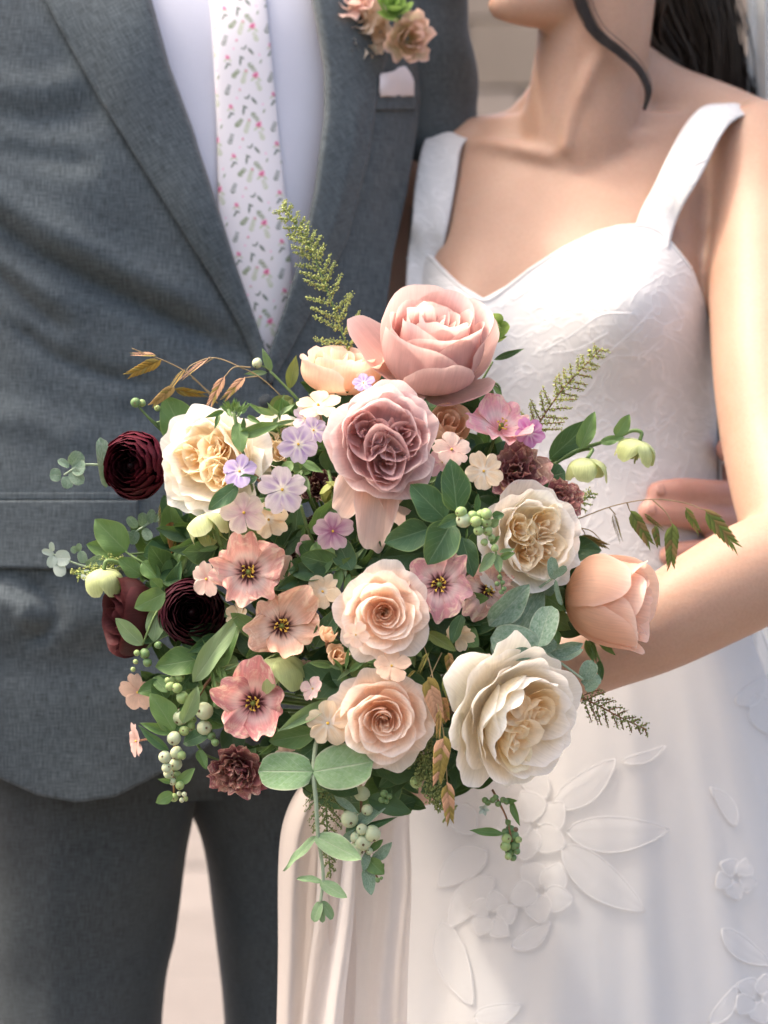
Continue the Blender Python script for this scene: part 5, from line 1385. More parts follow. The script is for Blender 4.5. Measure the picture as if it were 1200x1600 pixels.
phlox('crumpled peach phlox blossom on the lower peach rose\'s upper edge', 612, 1040, -.135, screen_dir(.0, .5), 30, (C(246, 216, 190), C(240, 206, 178), C(250, 226, 200)), roll=.2, seed=112, streaked=False)
for k, (label, px, py, y, d, r, pal) in enumerate((
        ('tiny cream phlox blossom half hidden left of the faded salmon flower', 372, 962, -.062, (-.5, .3), 22, CRM), ('tiny blush phlox blossom half hidden below the faded salmon flower', 470, 1044, -.072, (.3, -.5), 22, BLU),
        ('tiny cream phlox blossom half hidden above the orchid pink flower', 646, 868, -.082, (-.2, .6), 20, CRM), ('tiny cream phlox blossom half hidden under the orchid pink flower', 716, 992, -.085, (.3, -.5), 24, CRM),
        ('tiny blush phlox blossom half hidden between coral pink flower and hanging petal', 478, 862, -.078, (.4, .2), 24, ROS), ('tiny peach phlox blossom half hidden right of the maroon ruffled flower', 448, 1176, -.075, (.3, -.4), 22, BLU),
        ('tiny pale phlox blossom half hidden left of the mauve rose top', 478, 654, -.075, (-.2, .5), 22, LAVP))):
    phlox(label, px, py, y, screen_dir(*d), r, pal, roll=k * .4, seed=130 + k, cupr=.5, streaked=k % 2 == 0)
# furled phlox buds
for (label, px, py, d, r) in (('furled peach phlox bud, upper of two left of the peach roses', 512, 992, screen_dir(.1, .7), 15), ('ruffled peach phlox bud, lower of two left of the peach roses', 527, 1024, screen_dir(.2, .3), 19)):
    rg = random.Random(px); loc = P(px, py, -.115); q = aim(d); o = thing('phlox_bud', label, 'bud', loc, 'small phlox blossoms', q); R = px2m(r)
    for i in range(7):
        c = C(247, 220, 188); add_petal(o, M_PETAL, ramp(c, c * 1.02, C(250, 228, 200)), theta=i * GA, prof=(.05 * R, -.8 * R, 1.3 * R * (.4 + .1 * i), -.4 * R, R * (.15 + .11 * i), R * (.9 - .08 * i)), hw=R * .7, nu=7, nv=7, curl=.1 * R, ruf=.12 * R, spiral=.1 * R, maxang=1.6, ph=i, kr=4)
    V, F = tube_vf([(0, 0, -.7 * R), (.1 * R, 0, -1.9 * R)], [.25 * R, .16 * R], 6); obj('tube', mesh('tube', V, F, M_STEMB), o)
# spiky green phlox head standing over the left cream rose
sp = sprig('budding_phlox_sprig', 'spiky green bud head with leaves standing before the left cream rose', 'bud', (372, 650, -.115))
rg = random.Random(5)
for i in range(44):
    a = rg.uniform(0, 6.28); e = rg.uniform(.1, 1.1); L = rg.uniform(12, 22)
    bx, by = 366 + 12 * math.cos(a) * e, 644 + 8 * math.sin(a) * e
    leaf(sp, (bx, by), (bx + L * math.cos(a) * .75 * e, by - L * (1.15 - .5 * e)), 3.6, 'lance', 'mid', y=-.118 + .02 * math.sin(a) * e, ty=-.118 + .03 * math.sin(a) * e, name='bract', roll=rg.uniform(-.6, .6))
for (b, t, w, k, m) in (((372, 660), (377, 706), 27, 'ovate', 'mid'), ((374, 680), (436, 662), 20, 'ovate', 'mid'), ((386, 650), (408, 662), 9, 'lance', 'mid'), ((350, 642), (322, 652), 9, 'lance', 'mid'), ((342, 648), (336, 668), 8, 'lance', 'mid'), ((380, 672), (381, 652), 8, 'lance', 'dark'), ((372, 758), (326, 796), 27, 'ovate', 'dark'), ((372, 752), (402, 746), 18, 'ovate', 'dark')):
    leaf(sp, b, t, w, k, m, y=-.118, ty=-.126)
stem(sp, [(366, 646, -.115), (374, 690, -.115), (384, 720, -.108), (400, 790, -.07)], .0016)
for px, py in ((404, 746), (414, 758)): stem(sp, [(388, 736, -.112), (px - 6, py - 4, -.114), (px, py, -.112)], .0012, M_STEMB, name='blossom_stalk')
# --- hellebores
hellebore('pale green hellebore hanging at the left edge', 162, 890, -.020, screen_dir(.05, -.90, -.25), 34, seed=121, stem=[(168, 876, -.02), (195, 884, -.015), (260, 920, .0), (330, 960, .03)])
hellebore('pale green hellebore cup under the left cream rose', 322, 806, -.075, screen_dir(.20, -.80, .30), 38, seed=122, closed=1.0, stem=[(332, 800, -.045), (380, 840, .0), (470, 900, .03)], c1=lin(214, 218, 168))
hellebore('light green hellebore between two salmon flowers on the left', 436, 1026, -.085, screen_dir(.10, -.92, -.30), 42, seed=123, closed=.5, stem=[(448, 1020, -.07), (475, 1022, -.06), (520, 1010, -.02)], c1=lin(190, 204, 146))
hellebore('yellow-green hellebore nodding over the white bodice, nearer one', 918, 716, -.005, screen_dir(-.05, -.95, -.15), 32, seed=124, stem=[(925, 702, .0), (905, 704, .005), (860, 722, .01), (760, 800, .03)], closed=.3)
hellebore('yellow-green hellebore nodding at the far right over the bodice', 1000, 688, .012, screen_dir(-.30, -.92, -.2), 32, seed=125, stem=[(1002, 676, .012), (988, 673, .012), (962, 684, .012), (900, 706, .012), (840, 740, .02)], closed=.4)
hellebore('green hellebore behind the right side of the tall pink rose', 764, 520, .010, screen_dir(.45, .30), 26, seed=126, closed=.8, c1=lin(150, 178, 96))
hellebore('small green seed cup left of the mauve rose', 520, 765, -.075, screen_dir(.1, -.5), 24, seed=127, c1=lin(160, 164, 96), closed=.9)
# --- snowberry sprigs
s = sprig('snowberry_sprig', 'pale snowberries over big dark leaves right of the middle', 'berry sprig', (715, 800, -.125))
for (b, t, w, dy) in (((714, 800), (706, 719), 48, -.02), ((696, 812), (643, 757), 50, -.012), ((705, 800), (690, 738), 42, .01), ((670, 826), (604, 848), 48, -.005), ((706, 816), (670, 880), 56, -.02), ((720, 806), (685, 823), 20, -.028), ((722, 840), (740, 900), 34, .004), ((665, 862), (598, 872), 46, .012), ((640, 800), (632, 778), 30, .012), ((668, 838), (640, 790), 40, .016)):
    leaf(s, b, t, w, 'ovate', 'dark' if dy < .01 else 'deep', y=-.108 + dy, ty=-.116 + dy, roll=rng.uniform(-.25, .25))
for (px, py, r) in ((721, 800, 9), (725, 813, 12), (738, 806, 8.5), (744, 815, 9), (751, 804, 8), (760, 803, 9), (759, 815, 9), (748, 829, 8), (762, 829, 8), (757, 847, 6), (768, 840, 6), (773, 856, 6)):
    berry(s, px, py, -.135 - .0006 * r + rng.uniform(-.004, .004), r, M_BERRY if r < 10 else M_BERRYW)
for (b, t, w, m) in (((745, 800), (747, 772), 10, 'dark'), ((735, 806), (742, 796), 5, 'mid'), ((770, 808), (786, 804), 16, 'dark'), ((765, 822), (780, 812), 14, 'pale'), ((766, 850), (780, 838), 9, 'mid'), ((772, 864), (750, 893), 18, 'pale'), ((776, 866), (781, 895), 14, 'pale'), ((780, 862), (804, 858), 7, 'pale'), ((782, 872), (803, 864), 11, 'mid'), ((730, 826), (728, 845), 4, 'mid')):
    leaf(s, b, t, w, 'ovate', m, y=-.130, ty=-.135)
for (px, py) in ((781, 902), (785, 910), (777, 912), (788, 920), (783, 925)): berry(s, px, py, -.125, 4, M_BERRYD)
stem(s, [(690, 850, -.09), (715, 812, -.118), (745, 812, -.125), (768, 842, -.125), (780, 890, -.122), (786, 928, -.120)], .0012)
s = sprig('snowberry_sprig', 'trailing white snowberries hanging at the lower left edge', 'berry sprig', (310, 1060, -.05))
for (px, py, r, mt) in ((320, 1111, 14, 1), (319, 1137, 12, 1), (272, 1153, 11, 1), (258, 1183, 10, 1), (276, 1176, 10, 1), (275, 1194, 10, 1), (260, 1200, 8, 1), (263, 1209, 8, 1), (284, 1180, 7, 0), (277, 1210, 6, 0), (300, 1125, 7, 0), (297, 1134, 8, 0), (288, 1142, 8, 0), (270, 1221, 6, 1), (281, 1227, 7, 0), (272, 1246, 7, 0), (280, 1240, 4, 1), (288, 1241, 4, 1), (284, 1250, 4, 1), (290, 1248, 4, 0), (280, 1058, 8, 0), (277, 1075, 8, 0), (266, 1072, 7, 0), (270, 1062, 6, 0), (262, 1063, 5, 0), (338, 1070, 8, 0), (285, 1090, 10, 0), (282, 1120, 13, 1), (340, 1100, 7, 2), (330, 1150, 7, 2), (336, 1160, 6, 2), (226, 1021, 8, 2), (230, 1035, 7, 2), (214, 1020, 5, 0), (212, 1034, 4, 0), (208, 1046, 4, 0), (247, 1008, 6, 2)):
    berry(s, px, py, -.058 + rng.uniform(-.008, .006), r, (M_BERRY, M_BERRYW, M_BERRYD)[mt])
stem(s, [(362, 1000, -.03), (345, 1040, -.045), (318, 1075, -.05), (290, 1125, -.05), (272, 1170, -.05), (272, 1240, -.05)], .0015, M_STEMB)
stem(s, [(300, 1150, -.045), (320, 1178, -.045), (350, 1190, -.04)], .0013)
for (b, t, w, k, m, dy) in (((312, 1030), (244, 1040), 46, 'ovate', 'mid', 0), ((302, 1066), (374, 962), 34, 'ovate', 'pale', -.015), ((322, 1058), (372, 966), 40, 'ovate', 'mid', -.008), ((272, 1142), (238, 1084), 40, 'ovate', 'mid', -.008), ((275, 1142), (292, 1100), 22, 'ovate', 'dark', -.004), ((286, 1162), (332, 1140), 24, 'ovate', 'dark', -.004), ((268, 1146), (220, 1130), 17, 'lance', 'mid', -.01), ((264, 1172), (216, 1136), 16, 'lance', 'dark', -.008), ((240, 1058), (262, 1082), 18, 'ovate', 'mid', 0), ((276, 1226), (303, 1202), 18, 'ovate', 'mid', -.006), ((270, 1222), (246, 1217), 9, 'lance', 'mid', -.006), ((270, 1240), (244, 1254), 20, 'ovate', 'mid', -.006), ((285, 1130), (310, 1075), 26, 'ovate', 'pale', -.016), ((260, 1095), (238, 1060), 30, 'ovate', 'dark', .006), ((335, 1058), (356, 1062), 14, 'ovate', 'mid', -.01), ((300, 1085), (316, 1075), 12, 'ovate', 'mid', -.014), ((310, 1172), (322, 1200), 16, 'ovate', 'mid', 0)):
    leaf(s, b, t, w, k, m, y=-.052 + dy, ty=-.060 + dy, roll=rng.uniform(-.35, .35))
s = sprig('snowberry_sprig', 'white snowberries with grey-green leaves hanging below the lower peach rose', 'berry sprig', (560, 1235, -.075))
for (px, py, r) in ((566, 1240, 12), (546, 1279, 14), (574, 1265, 9), (566, 1296, 9), (582, 1302, 13), (567, 1316, 13), (556, 1308, 9), (556, 1327, 12), (577, 1330, 6), (650, 1222, 10)):
    berry(s, px, py, -.080 + rng.uniform(-.006, .004), r, M_BERRYW if py > 1230 else M_BERRY)
for (b, t, w, k, m) in (((575, 1246), (642, 1270), 32, 'ovate', 'deep'), ((552, 1292), (602, 1257), 22, 'ovate', 'euc'), ((548, 1300), (620, 1278), 13, 'lance', 'dark'), ((522, 1243), (562, 1272), 13, 'lance', 'euc'), ((535, 1316), (556, 1298), 16, 'ovate', 'euc'), ((540, 1300), (560, 1290), 12, 'ovate', 'dark'), ((578, 1330), (598, 1312), 12, 'ovate', 'mid'), ((574, 1330), (568, 1362), 14, 'ovate', 'euc'), ((582, 1346), (612, 1318), 18, 'ovate', 'euc'), ((576, 1342), (598, 1366), 26, 'ovate', 'mid'), ((572, 1355), (580, 1399), 22, 'ovate', 'euc'), ((585, 1200), (660, 1208), 40, 'wavy', 'deep'), ((498, 1210), (560, 1240), 40, 'ovate', 'deep'), ((590, 1360), (600, 1350), 10, 'ovate', 'mid')):
    leaf(s, b, t, w, k, m, y=-.078, ty=-.084, roll=rng.uniform(-.3, .3))
stem(s, [(560, 1180, -.05), (564, 1240, -.07), (565, 1300, -.075), (575, 1340, -.075), (590, 1372, -.078)], .0013, M_STEMB)
for (px, py, r) in ((600, 1240, 6), (608, 1244, 5), (596, 1250, 5), (604, 1252, 4), (590, 1375, 4), (596, 1372, 3)): berry(s, px, py, -.085, r, M_BERRYD)
s = sprig('snowberry_sprig', 'small green berries dangling on a brown stalk below the large cream rose', 'berry sprig', (790, 1245, -.07))
for i, (px, py) in enumerate(((791, 1310), (803, 1306), (797, 1297), (790, 1322), (804, 1320), (797, 1330), (810, 1312), (789, 1300), (802, 1340), (794, 1338), (808, 1330))): berry(s, px, py, -.07 + .004 * (i % 3), 8 if i < 6 else 5.5, M_BERRYD if i % 3 else M_BERRY)
berry(s, 806, 1296, -.078, 4, M_NUB)
for (px, py) in ((762, 1254), (770, 1250), (778, 1256), (786, 1250), (792, 1252), (758, 1250), (774, 1246)): berry(s, px, py, -.072, 5, M_BERRYD)
stem(s, [(770, 1235, -.05), (780, 1254, -.07), (792, 1280, -.072), (800, 1315, -.07)], .0011, M_STEMB)
for (b, t, w) in (((788, 1303), (732, 1298), 14), ((798, 1250), (811, 1290), 12), ((798, 1290), (788, 1280), 10), ((790, 1250), (806, 1252), 10)): leaf(s, b, t, w, 'lance', 'mid', y=-.07, ty=-.078, roll=.3)
for k in range(5): leaf(s, (756, 1264), (756 + 8 * math.cos(k * 1.26), 1266 + 8 * math.sin(k * 1.26)), 6, 'round', 'silver', y=-.075, name='blossom_petal')
# --- eucalyptus
s = sprig('eucalyptus_sprig', 'eucalyptus trail with paired round leaves hanging lowest from the bouquet', 'eucalyptus', (490, 1200, -.10))
for (b, t, w, k, y, ty, rl) in (((490, 1206), (404, 1204), 62, 'round', -.105, -.108, .1), ((488, 1206), (582, 1190), 72, 'round', -.105, -.112, -.1), ((496, 1306), (441, 1360), 20, 'lance', -.098, -.09, .7), ((492, 1306), (564, 1342), 36, 'ovate', -.098, -.112, -.2), ((504, 1378), (463, 1371), 13, 'ovate', -.09, -.085, .5), ((500, 1378), (542, 1402), 22, 'ovate', -.09, -.10, -.3), ((501, 1408), (490, 1440), 17, 'round', -.088, -.092, .2), ((501, 1408), (522, 1436), 17, 'round', -.088, -.084, -.4), ((501, 1412), (504, 1442), 12, 'round', -.088, -.088, .2)):
    leaf(s, b, t, w, k, 'eucp', y=y, ty=ty, roll=rl, var=rng.choice((0, 1)))
stem(s, [(500, 1120, -.06), (490, 1196, -.10), (494, 1255, -.104), (497, 1306, -.098), (505, 1365, -.09), (501, 1410, -.088)], .0021, M_STEMP)
s = sprig('eucalyptus_sprig', 'grey-green eucalyptus leaves between the peach bud and the large cream rose', 'eucalyptus', (790, 980, -.07))
for (b, t, w, k, y, ty, rl) in (((764, 978), (828, 916), 44, 'ovate', -.085, -.09, .2), ((806, 990), (848, 912), 46, 'ovate', -.065, -.06, -.2), ((842, 1012), (768, 996), 56, 'round', -.098, -.105, .1), ((840, 1012), (860, 944), 44, 'round', -.10, -.09, -.2), ((838, 1016), (870, 1004), 24, 'round', -.09, -.09, .3), ((850, 1018), (912, 1009), 26, 'ovate', -.08, -.08, .5), ((866, 1032), (912, 1012), 22, 'ovate', -.08, -.07, -.6), ((770, 1000), (800, 1020), 40, 'round', -.07, -.07, 0), ((912, 1062), (926, 1034), 28, 'round', -.075, -.08, .1), ((908, 1066), (940, 1060), 22, 'round', -.072, -.07, -.2), ((914, 1078), (934, 1066), 16, 'round', -.08, -.085, 0), ((866, 906), (862, 871), 18, 'round', -.075, -.078, 0), ((866, 900), (885, 886), 14, 'round', -.08, -.085, .3), ((868, 906), (876, 946), 10, 'round', -.075, -.075, .5), ((862, 905), (850, 930), 26, 'round', -.06, -.055, .2)):
    leaf(s, b, t, w, k, 'euc', y=y, ty=ty, roll=rl, var=rng.choice((0, 1)))
stem(s, [(760, 960, -.04), (800, 985, -.07), (842, 1012, -.09), (868, 1030, -.08), (912, 1062, -.075)], .0017, M_STEMP); stem(s, [(810, 945, -.05), (840, 920, -.065), (866, 902, -.075)], .0014, M_STEMP)
s = sprig('eucalyptus_sprig', 'eucalyptus tip with round leaves left of the wine-red ranunculus', 'eucalyptus', (180, 730, .01))
for (b, t, w, rl) in (((96, 742), (78, 742), 22, .2), ((104, 744), (106, 762), 20, -.2), ((108, 730), (92, 718), 14, .6), ((112, 728), (126, 708), 26, .1), ((112, 730), (134, 732), 26, -.2), ((110, 735), (128, 755), 22, .3), ((166, 762), (160, 684), 26, .4)):
    leaf(s, b, t, w, 'round', 'euc', y=.0, ty=-.004, roll=rl)
stem(s, [(250, 720, .02), (170, 726, .005), (128, 727, .0), (100, 742, .0)], .0014, M_STEMP)
s = sprig('eucalyptus_sprig', 'silvery eucalyptus tip at the far left over the grey pocket flap', 'eucalyptus', (150, 870, .0))
for (b, t, w, m) in (((82, 862), (80, 848), 9, 'silver'), ((84, 866), (66, 860), 10, 'silver'), ((84, 868), (78, 886), 16, 'silver'), ((86, 872), (108, 872), 26, 'silver'), ((90, 880), (96, 900), 20, 'silver'), ((120, 862), (112, 856), 12, 'euc'), ((122, 862), (124, 850), 10, 'euc'), ((132, 880), (126, 862), 16, 'euc'), ((134, 884), (160, 872), 18, 'euc'), ((138, 890), (130, 906), 14, 'silver')):
    leaf(s, b, t, w, 'round', m, y=-.002, ty=-.006, roll=rng.uniform(-.4, .4))
stem(s, [(240, 892, .02), (180, 888, .005), (130, 884, .0), (84, 866, -.002)], .0012, M_STEMP)
s = sprig('eucalyptus_sprig', 'blue-green eucalyptus leaves between the ranunculus pair on the left', 'eucalyptus', (250, 800, .01))
for (b, t, w) in (((214, 825), (200, 808), 16), ((212, 828), (206, 850), 18), ((222, 822), (224, 802), 18), ((224, 826), (236, 844), 16), ((234, 818), (238, 796), 14), ((206, 834), (194, 838), 12), ((240, 816), (254, 800), 10)):
    leaf(s, b, t, w, 'round', 'euc', y=.01, roll=rng.uniform(-.5, .5))
stem(s, [(300, 790, .02), (250, 808, .012), (205, 835, .01)], .0013, M_STEMP)
# --- other leaf sprigs in view
def leafy(label, at, leaves, stems=(), group='leafy sprigs in the bouquet', name='leafy_sprig', stemmat=None, r=.0014):
    s = sprig(name, label, 'leaves', at, group)
    for lf in leaves:
        b, t, w, k, m, y = lf[:6]; leaf(s, b, t, w, k, m, y=y, ty=y - (lf[6] if len(lf) > 6 else .006), roll=rng.uniform(-.3, .3))
    for st in stems: stem(s, st, r, stemmat)
    return s
leafy('big soft green leaf above the wine-red ranunculus', (290, 690, .0), [((296, 694), (258, 620), 58, 'ovate', 'mid', .005), ((284, 720), (300, 650), 30, 'ovate', 'mid', .01), ((262, 700), (320, 640), 16, 'lance', 'olive', .0)], [[(300, 720, .02), (262, 665, .01), (240, 660, .01)], [(260, 672, .01), (235, 655, .0), (214, 632, -.004)]])
b_ = sprig('flower_bud', 'round green buds on a thin stalk above the wine-red ranunculus', 'bud', (240, 665, .0)); berry(b_, 212, 629, -.006, 8, M_BERRYD); berry(b_, 222, 630, -.002, 6, M_BERRY); berry(b_, 246, 638, .0, 5, M_BERRY); stem(b_, [(270, 690, .012), (235, 656, .0), (213, 631, -.004)], .0012)
leafy('folded green leaves at the left edge above the hellebore', (200, 880, .0), [((198, 862), (149, 812), 48, 'ovate', 'mid', -.004), ((190, 866), (136, 850), 30, 'ovate', 'mid', .004), ((222, 900), (186, 872), 28, 'ovate', 'mid', -.02), ((222, 878), (250, 908), 26, 'ovate', 'mid', -.022), ((290, 904), (242, 872), 32, 'ovate', 'dark', -.012), ((284, 890), (300, 846), 20, 'lance', 'mid', -.03), ((284, 896), (310, 860), 24, 'ovate', 'pale', -.035)], [[(300, 920, .0), (225, 880, -.01), (196, 862, -.004)], [(262, 862, .01), (200, 866, .0)]])
leafy('grey-green leaves between the two dark ranunculus', (250, 950, -.04), [((258, 926), (210, 950), 36, 'ovate', 'mid', -.052), ((246, 950), (240, 1002), 32, 'ovate', 'pale', -.045), ((222, 1008), (180, 966), 26, 'ovate', 'pale', -.055), ((252, 920), (236, 905), 20, 'ovate', 'mid', -.05)], [[(290, 930, -.01), (250, 950, -.045), (222, 1008, -.05)]])
leafy('green leaves under the pale lavender phlox', (490, 830, -.08), [((480, 832), (538, 780), 36, 'wavy', 'mid', -.095), ((502, 842), (505, 900), 40, 'ovate', 'mid', -.085), ((440, 925), (480, 892), 30, 'ovate', 'dark', -.075), ((450, 940), (480, 905), 20, 'lance', 'mid', -.08), ((400, 780), (440, 800), 18, 'lance', 'mid', -.1), ((470, 720), (505, 738), 14, 'lance', 'mid', -.105), ((455, 720), (440, 745), 18, 'ovate', 'mid', -.1)], [[(470, 790, -.11), (482, 830, -.095), (492, 850, -.08), (520, 900, -.04)]])
leafy('brown-edged leaf left of the upper peach rose', (495, 1010, -.09), [((492, 1012), (531, 948), 30, 'ovate', 'dark', -.095), ((540, 1062), (466, 1062), 62, 'round', 'dark', -.085), ((556, 1062), (566, 1020), 28, 'ovate', 'mid', -.10), ((520, 1042), (482, 1036), 10, 'lance', 'mid', -.1), ((545, 1050), (572, 1030), 10, 'lance', 'mid', -.115), ((540, 1045), (545, 1010), 6, 'lance', 'mid', -.12), ((535, 1045), (520, 1028), 5, 'lance', 'mid', -.12)], [[(540, 1090, -.06), (536, 1055, -.1), (530, 1030, -.11)]])
leafy('long light leaf left of the lower peach rose', (515, 1100, -.09), [((520, 1094), (434, 1142), 24, 'lance', 'pale', -.105), ((492, 1146), (420, 1158), 36, 'ovate', 'mid', -.085), ((500, 1160), (470, 1185), 30, 'ovate', 'dark', -.08)], [[(540, 1090, -.06), (515, 1098, -.1)]])
leafy('dark pointed leaves right of the tall pink rose', (745, 620, .0), [((748, 596), (694, 684), 52, 'ovate', 'deep', .005), ((756, 590), (762, 642), 26, 'ovate', 'mid', -.002), ((772, 562), (819, 545), 11, 'lance', 'dark', .005), ((770, 600), (786, 625), 8, 'lance', 'mid', .0), ((748, 640), (780, 660), 24, 'ovate', 'deep', .01)], [[(700, 700, .02), (745, 610, .005), (770, 565, .005)], [(740, 600, .0), (776, 600, .0), (784, 625, .0)]])
leafy('dark glossy leaves at the right edge beside the nodding hellebores', (870, 720, -.01), [((858, 718), (928, 654), 42, 'ovate', 'dark', .006), ((906, 702), (929, 644), 26, 'ovate', 'mid', -.008), ((936, 692), (976, 683), 15, 'lance', 'mid', .0), ((962, 682), (984, 649), 22, 'ovate', 'mid', -.002), ((842, 752), (882, 738), 42, 'round', 'dark', -.006)], [[(800, 780, .02), (880, 716, .0), (910, 700, .0), (940, 690, .0), (964, 682, .0)]])
leafy('olive pea-like leaves over the tie above the cream roses', (460, 615, .0), [((458, 622), (416, 650), 32, 'ovate', 'olive', -.005), ((452, 608), (463, 555), 20, 'lance', 'olive', -.002), ((424, 580), (410, 545), 13, 'lance', 'pale', -.004), ((418, 582), (382, 584), 9, 'lance', 'pale', -.004), ((440, 660), (500, 645), 26, 'ovate', 'olive', -.01)], [[(500, 680, .01), (470, 630, -.004), (422, 580, -.004)]], r=.0016)
b_ = sprig('flower_bud', 'pale round bud in front of the tie\'s lower end', 'bud', (403, 567, -.004)); berry(b_, 402, 567, -.006, 8, M_BERRYW); stem(b_, [(470, 630, .0), (425, 582, -.003), (404, 569, -.005)], .001)
leafy('yellowing olive leaf between the upper peach rose and large cream rose', (680, 990, -.1), [((668, 988), (712, 1016), 20, 'ovate', 'olive', -.105), ((722, 960), (705, 1005), 22, 'ovate', 'dark', -.09), ((740, 1075), (765, 1080), 20, 'ovate', 'mid', -.07)], [[(650, 1000, -.06), (668, 988, -.1)]])
leafy('cut ferny leaf below the peach bud', (925, 1000, .0), [((915, 1000), (928, 1034), 14, 'lance', 'mid', .012), ((925, 1000), (932, 1036), 8, 'lance', 'mid', .01), ((935, 1000), (962, 1024), 12, 'lance', 'mid', .012), ((936, 1032), (940, 1062), 12, 'ovate', 'dark', .01), ((868, 985), (872, 1010), 14, 'lance', 'mid', -.03)], [[(900, 970, .02), (925, 1005, .01), (938, 1034, .01)]])
def wisp(label, cx, cy, y, seed, n=9, L=(22, 44), w=(6, 12), mats=('mid', 'pale', 'mid')):
    rw = random.Random(seed); s = sprig('phlox_sprig', label, 'leaves', (cx, cy, y), 'narrow light leaves between the flowers')
    for k in range(n):
        a = rw.uniform(0, 6.28); l = rw.uniform(*L); bx, by = cx + rw.uniform(-10, 10), cy + rw.uniform(-10, 10)
        leaf(s, (bx, by), (bx + l * math.cos(a), by + l * math.sin(a)), rw.uniform(*w), 'lance', rw.choice(mats), y=y, ty=y - rw.uniform(-.004, .014), roll=rw.uniform(-.7, .7))
    stem(s, [P(cx, cy, y), P(cx, cy, y).lerp(BIND, .4) + Vector((0, .015, 0)), BIND], .0012)
wisp('narrow green leaves right of the coral pink flower', 452, 912, -.082, 1)
wisp('narrow green leaves between the two round peach roses, left side', 548, 1046, -.098, 2, n=12)
wisp('narrow green leaves below the left cream rose', 348, 850, -.078, 3)
wisp('narrow green leaves under the hanging mauve petal', 540, 886, -.088, 4, n=10)
wisp('narrow green leaves between upper peach rose and rusty sea oats', 648, 1012, -.092, 5)
wisp('narrow green leaves beside the blush phlox and mauve rose', 700, 742, -.072, 6, n=7)
wisp('narrow green leaves between the lavender blossoms and mauve rose', 470, 742, -.088, 7, n=9)
wisp('narrow green leaves left of the rose pink flower', 338, 1040, -.062, 8, n=8)
wisp('narrow green leaves below the rose pink flower', 440, 1160, -.070, 9, n=8)
wisp('narrow green leaves above the left cream rose', 428, 655, -.06, 10, n=8)
# deep filling foliage: dark leaves between and behind the flowers, each sprig told apart by the flowers it fills between
NB_ = [(800, 1112, 'large cream rose'), (338, 722, 'left cream rose'), (822, 842, 'right cream rose'), (596, 692, 'mauve rose'), (600, 957, 'upper peach rose'), (600, 1117, 'lower peach rose'), (662, 540, 'tall pink rose'), (940, 930, 'peach bud'),
       (528, 590, 'pale peach rose'), (214, 728, 'wine-red ranunculus'), (300, 957, 'plum ranunculus'), (195, 965, 'brown ranunculus'), (806, 738, 'dusky brown flower'), (372, 1204, 'maroon ruffled flower'), (388, 894, 'coral pink flower'), (440, 978, 'faded salmon flower'),
       (396, 1098, 'rose pink flower'), (686, 913, 'orchid pink flower'), (782, 668, 'bright pink flower'), (441, 765, 'lavender phlox'), (720, 815, 'middle snowberries'), (280, 1140, 'trailing snowberries'), (490, 1200, 'hanging eucalyptus pair'), (820, 980, 'grey-green eucalyptus'), (575, 820, 'hanging mauve petal'), (504, 924, 'cream phlox'), (690, 1090, 'rusty sea oats')]
rg = random.Random(77); fills = {}
HOLES = [(560, 880), (538, 866), (650, 1036), (700, 1000), (728, 968), (345, 850), (352, 1010), (420, 852), (650, 1180), (330, 830), (470, 1010), (560, 1040), (640, 860), (460, 640), (560, 900), (490, 900)]
for n in range(130 + len(HOLES)):
    a, r = rg.uniform(0, 6.28), 335 * math.sqrt(rg.random())
    cx, cy = 555 + r * math.cos(a) * 1.02, 930 + r * math.sin(a)
    if n >= 130: cx, cy = HOLES[n - 130]
    y0 = dome(cx, cy) + .062 if n >= 130 else dome(cx, cy) + (rg.uniform(.062, .09) if n < 70 else rg.uniform(.08, .11))
    nb = sorted(NB_, key=lambda q: (q[0] - cx) ** 2 + (q[1] - cy) ** 2)[:2]; key = tuple(sorted(q[2] for q in nb))
    if key not in fills:
        fills[key] = sprig('leafy_sprig', 'dark green leaves deep between the %s and the %s' % key, 'leaves', (cx, cy, y0), 'filling leaves deep in the bouquet')
    s = fills[key]
    out = math.atan2(cy - 930, cx - 555)
    for k in range(5):
        aa = out + rg.uniform(-1.8, 1.8); L = rg.uniform(42, 72)
        bx, by = cx + rg.uniform(-22, 22), cy + rg.uniform(-22, 22)
        tx, ty_ = bx + L * math.cos(aa), by + L * math.sin(aa)
        if ((tx - 560) / 395) ** 2 + ((ty_ - 925) / 345) ** 2 > 1 or (tx > 800 and ty_ > 1000) or (tx < 300 and ty_ < 760): tx, ty_ = bx - L * .8 * math.cos(out), by - L * .8 * math.sin(out)
        leaf(s, (bx, by), (tx, ty_), rg.uniform(26, 44), rg.choice(('ovate', 'ovate', 'wavy', 'lance')), rg.choice(('deep', 'deep', 'dark', 'dark', 'mid')), y=y0 + rg.uniform(-.02, .01), ty=y0 + rg.uniform(-.03, .0), roll=rg.uniform(-.6, .6))
    stem(s, [P(cx, cy, y0), P(cx, cy, y0).lerp(BIND, .5) + Vector((0, .01, 0)), BIND], .0016)
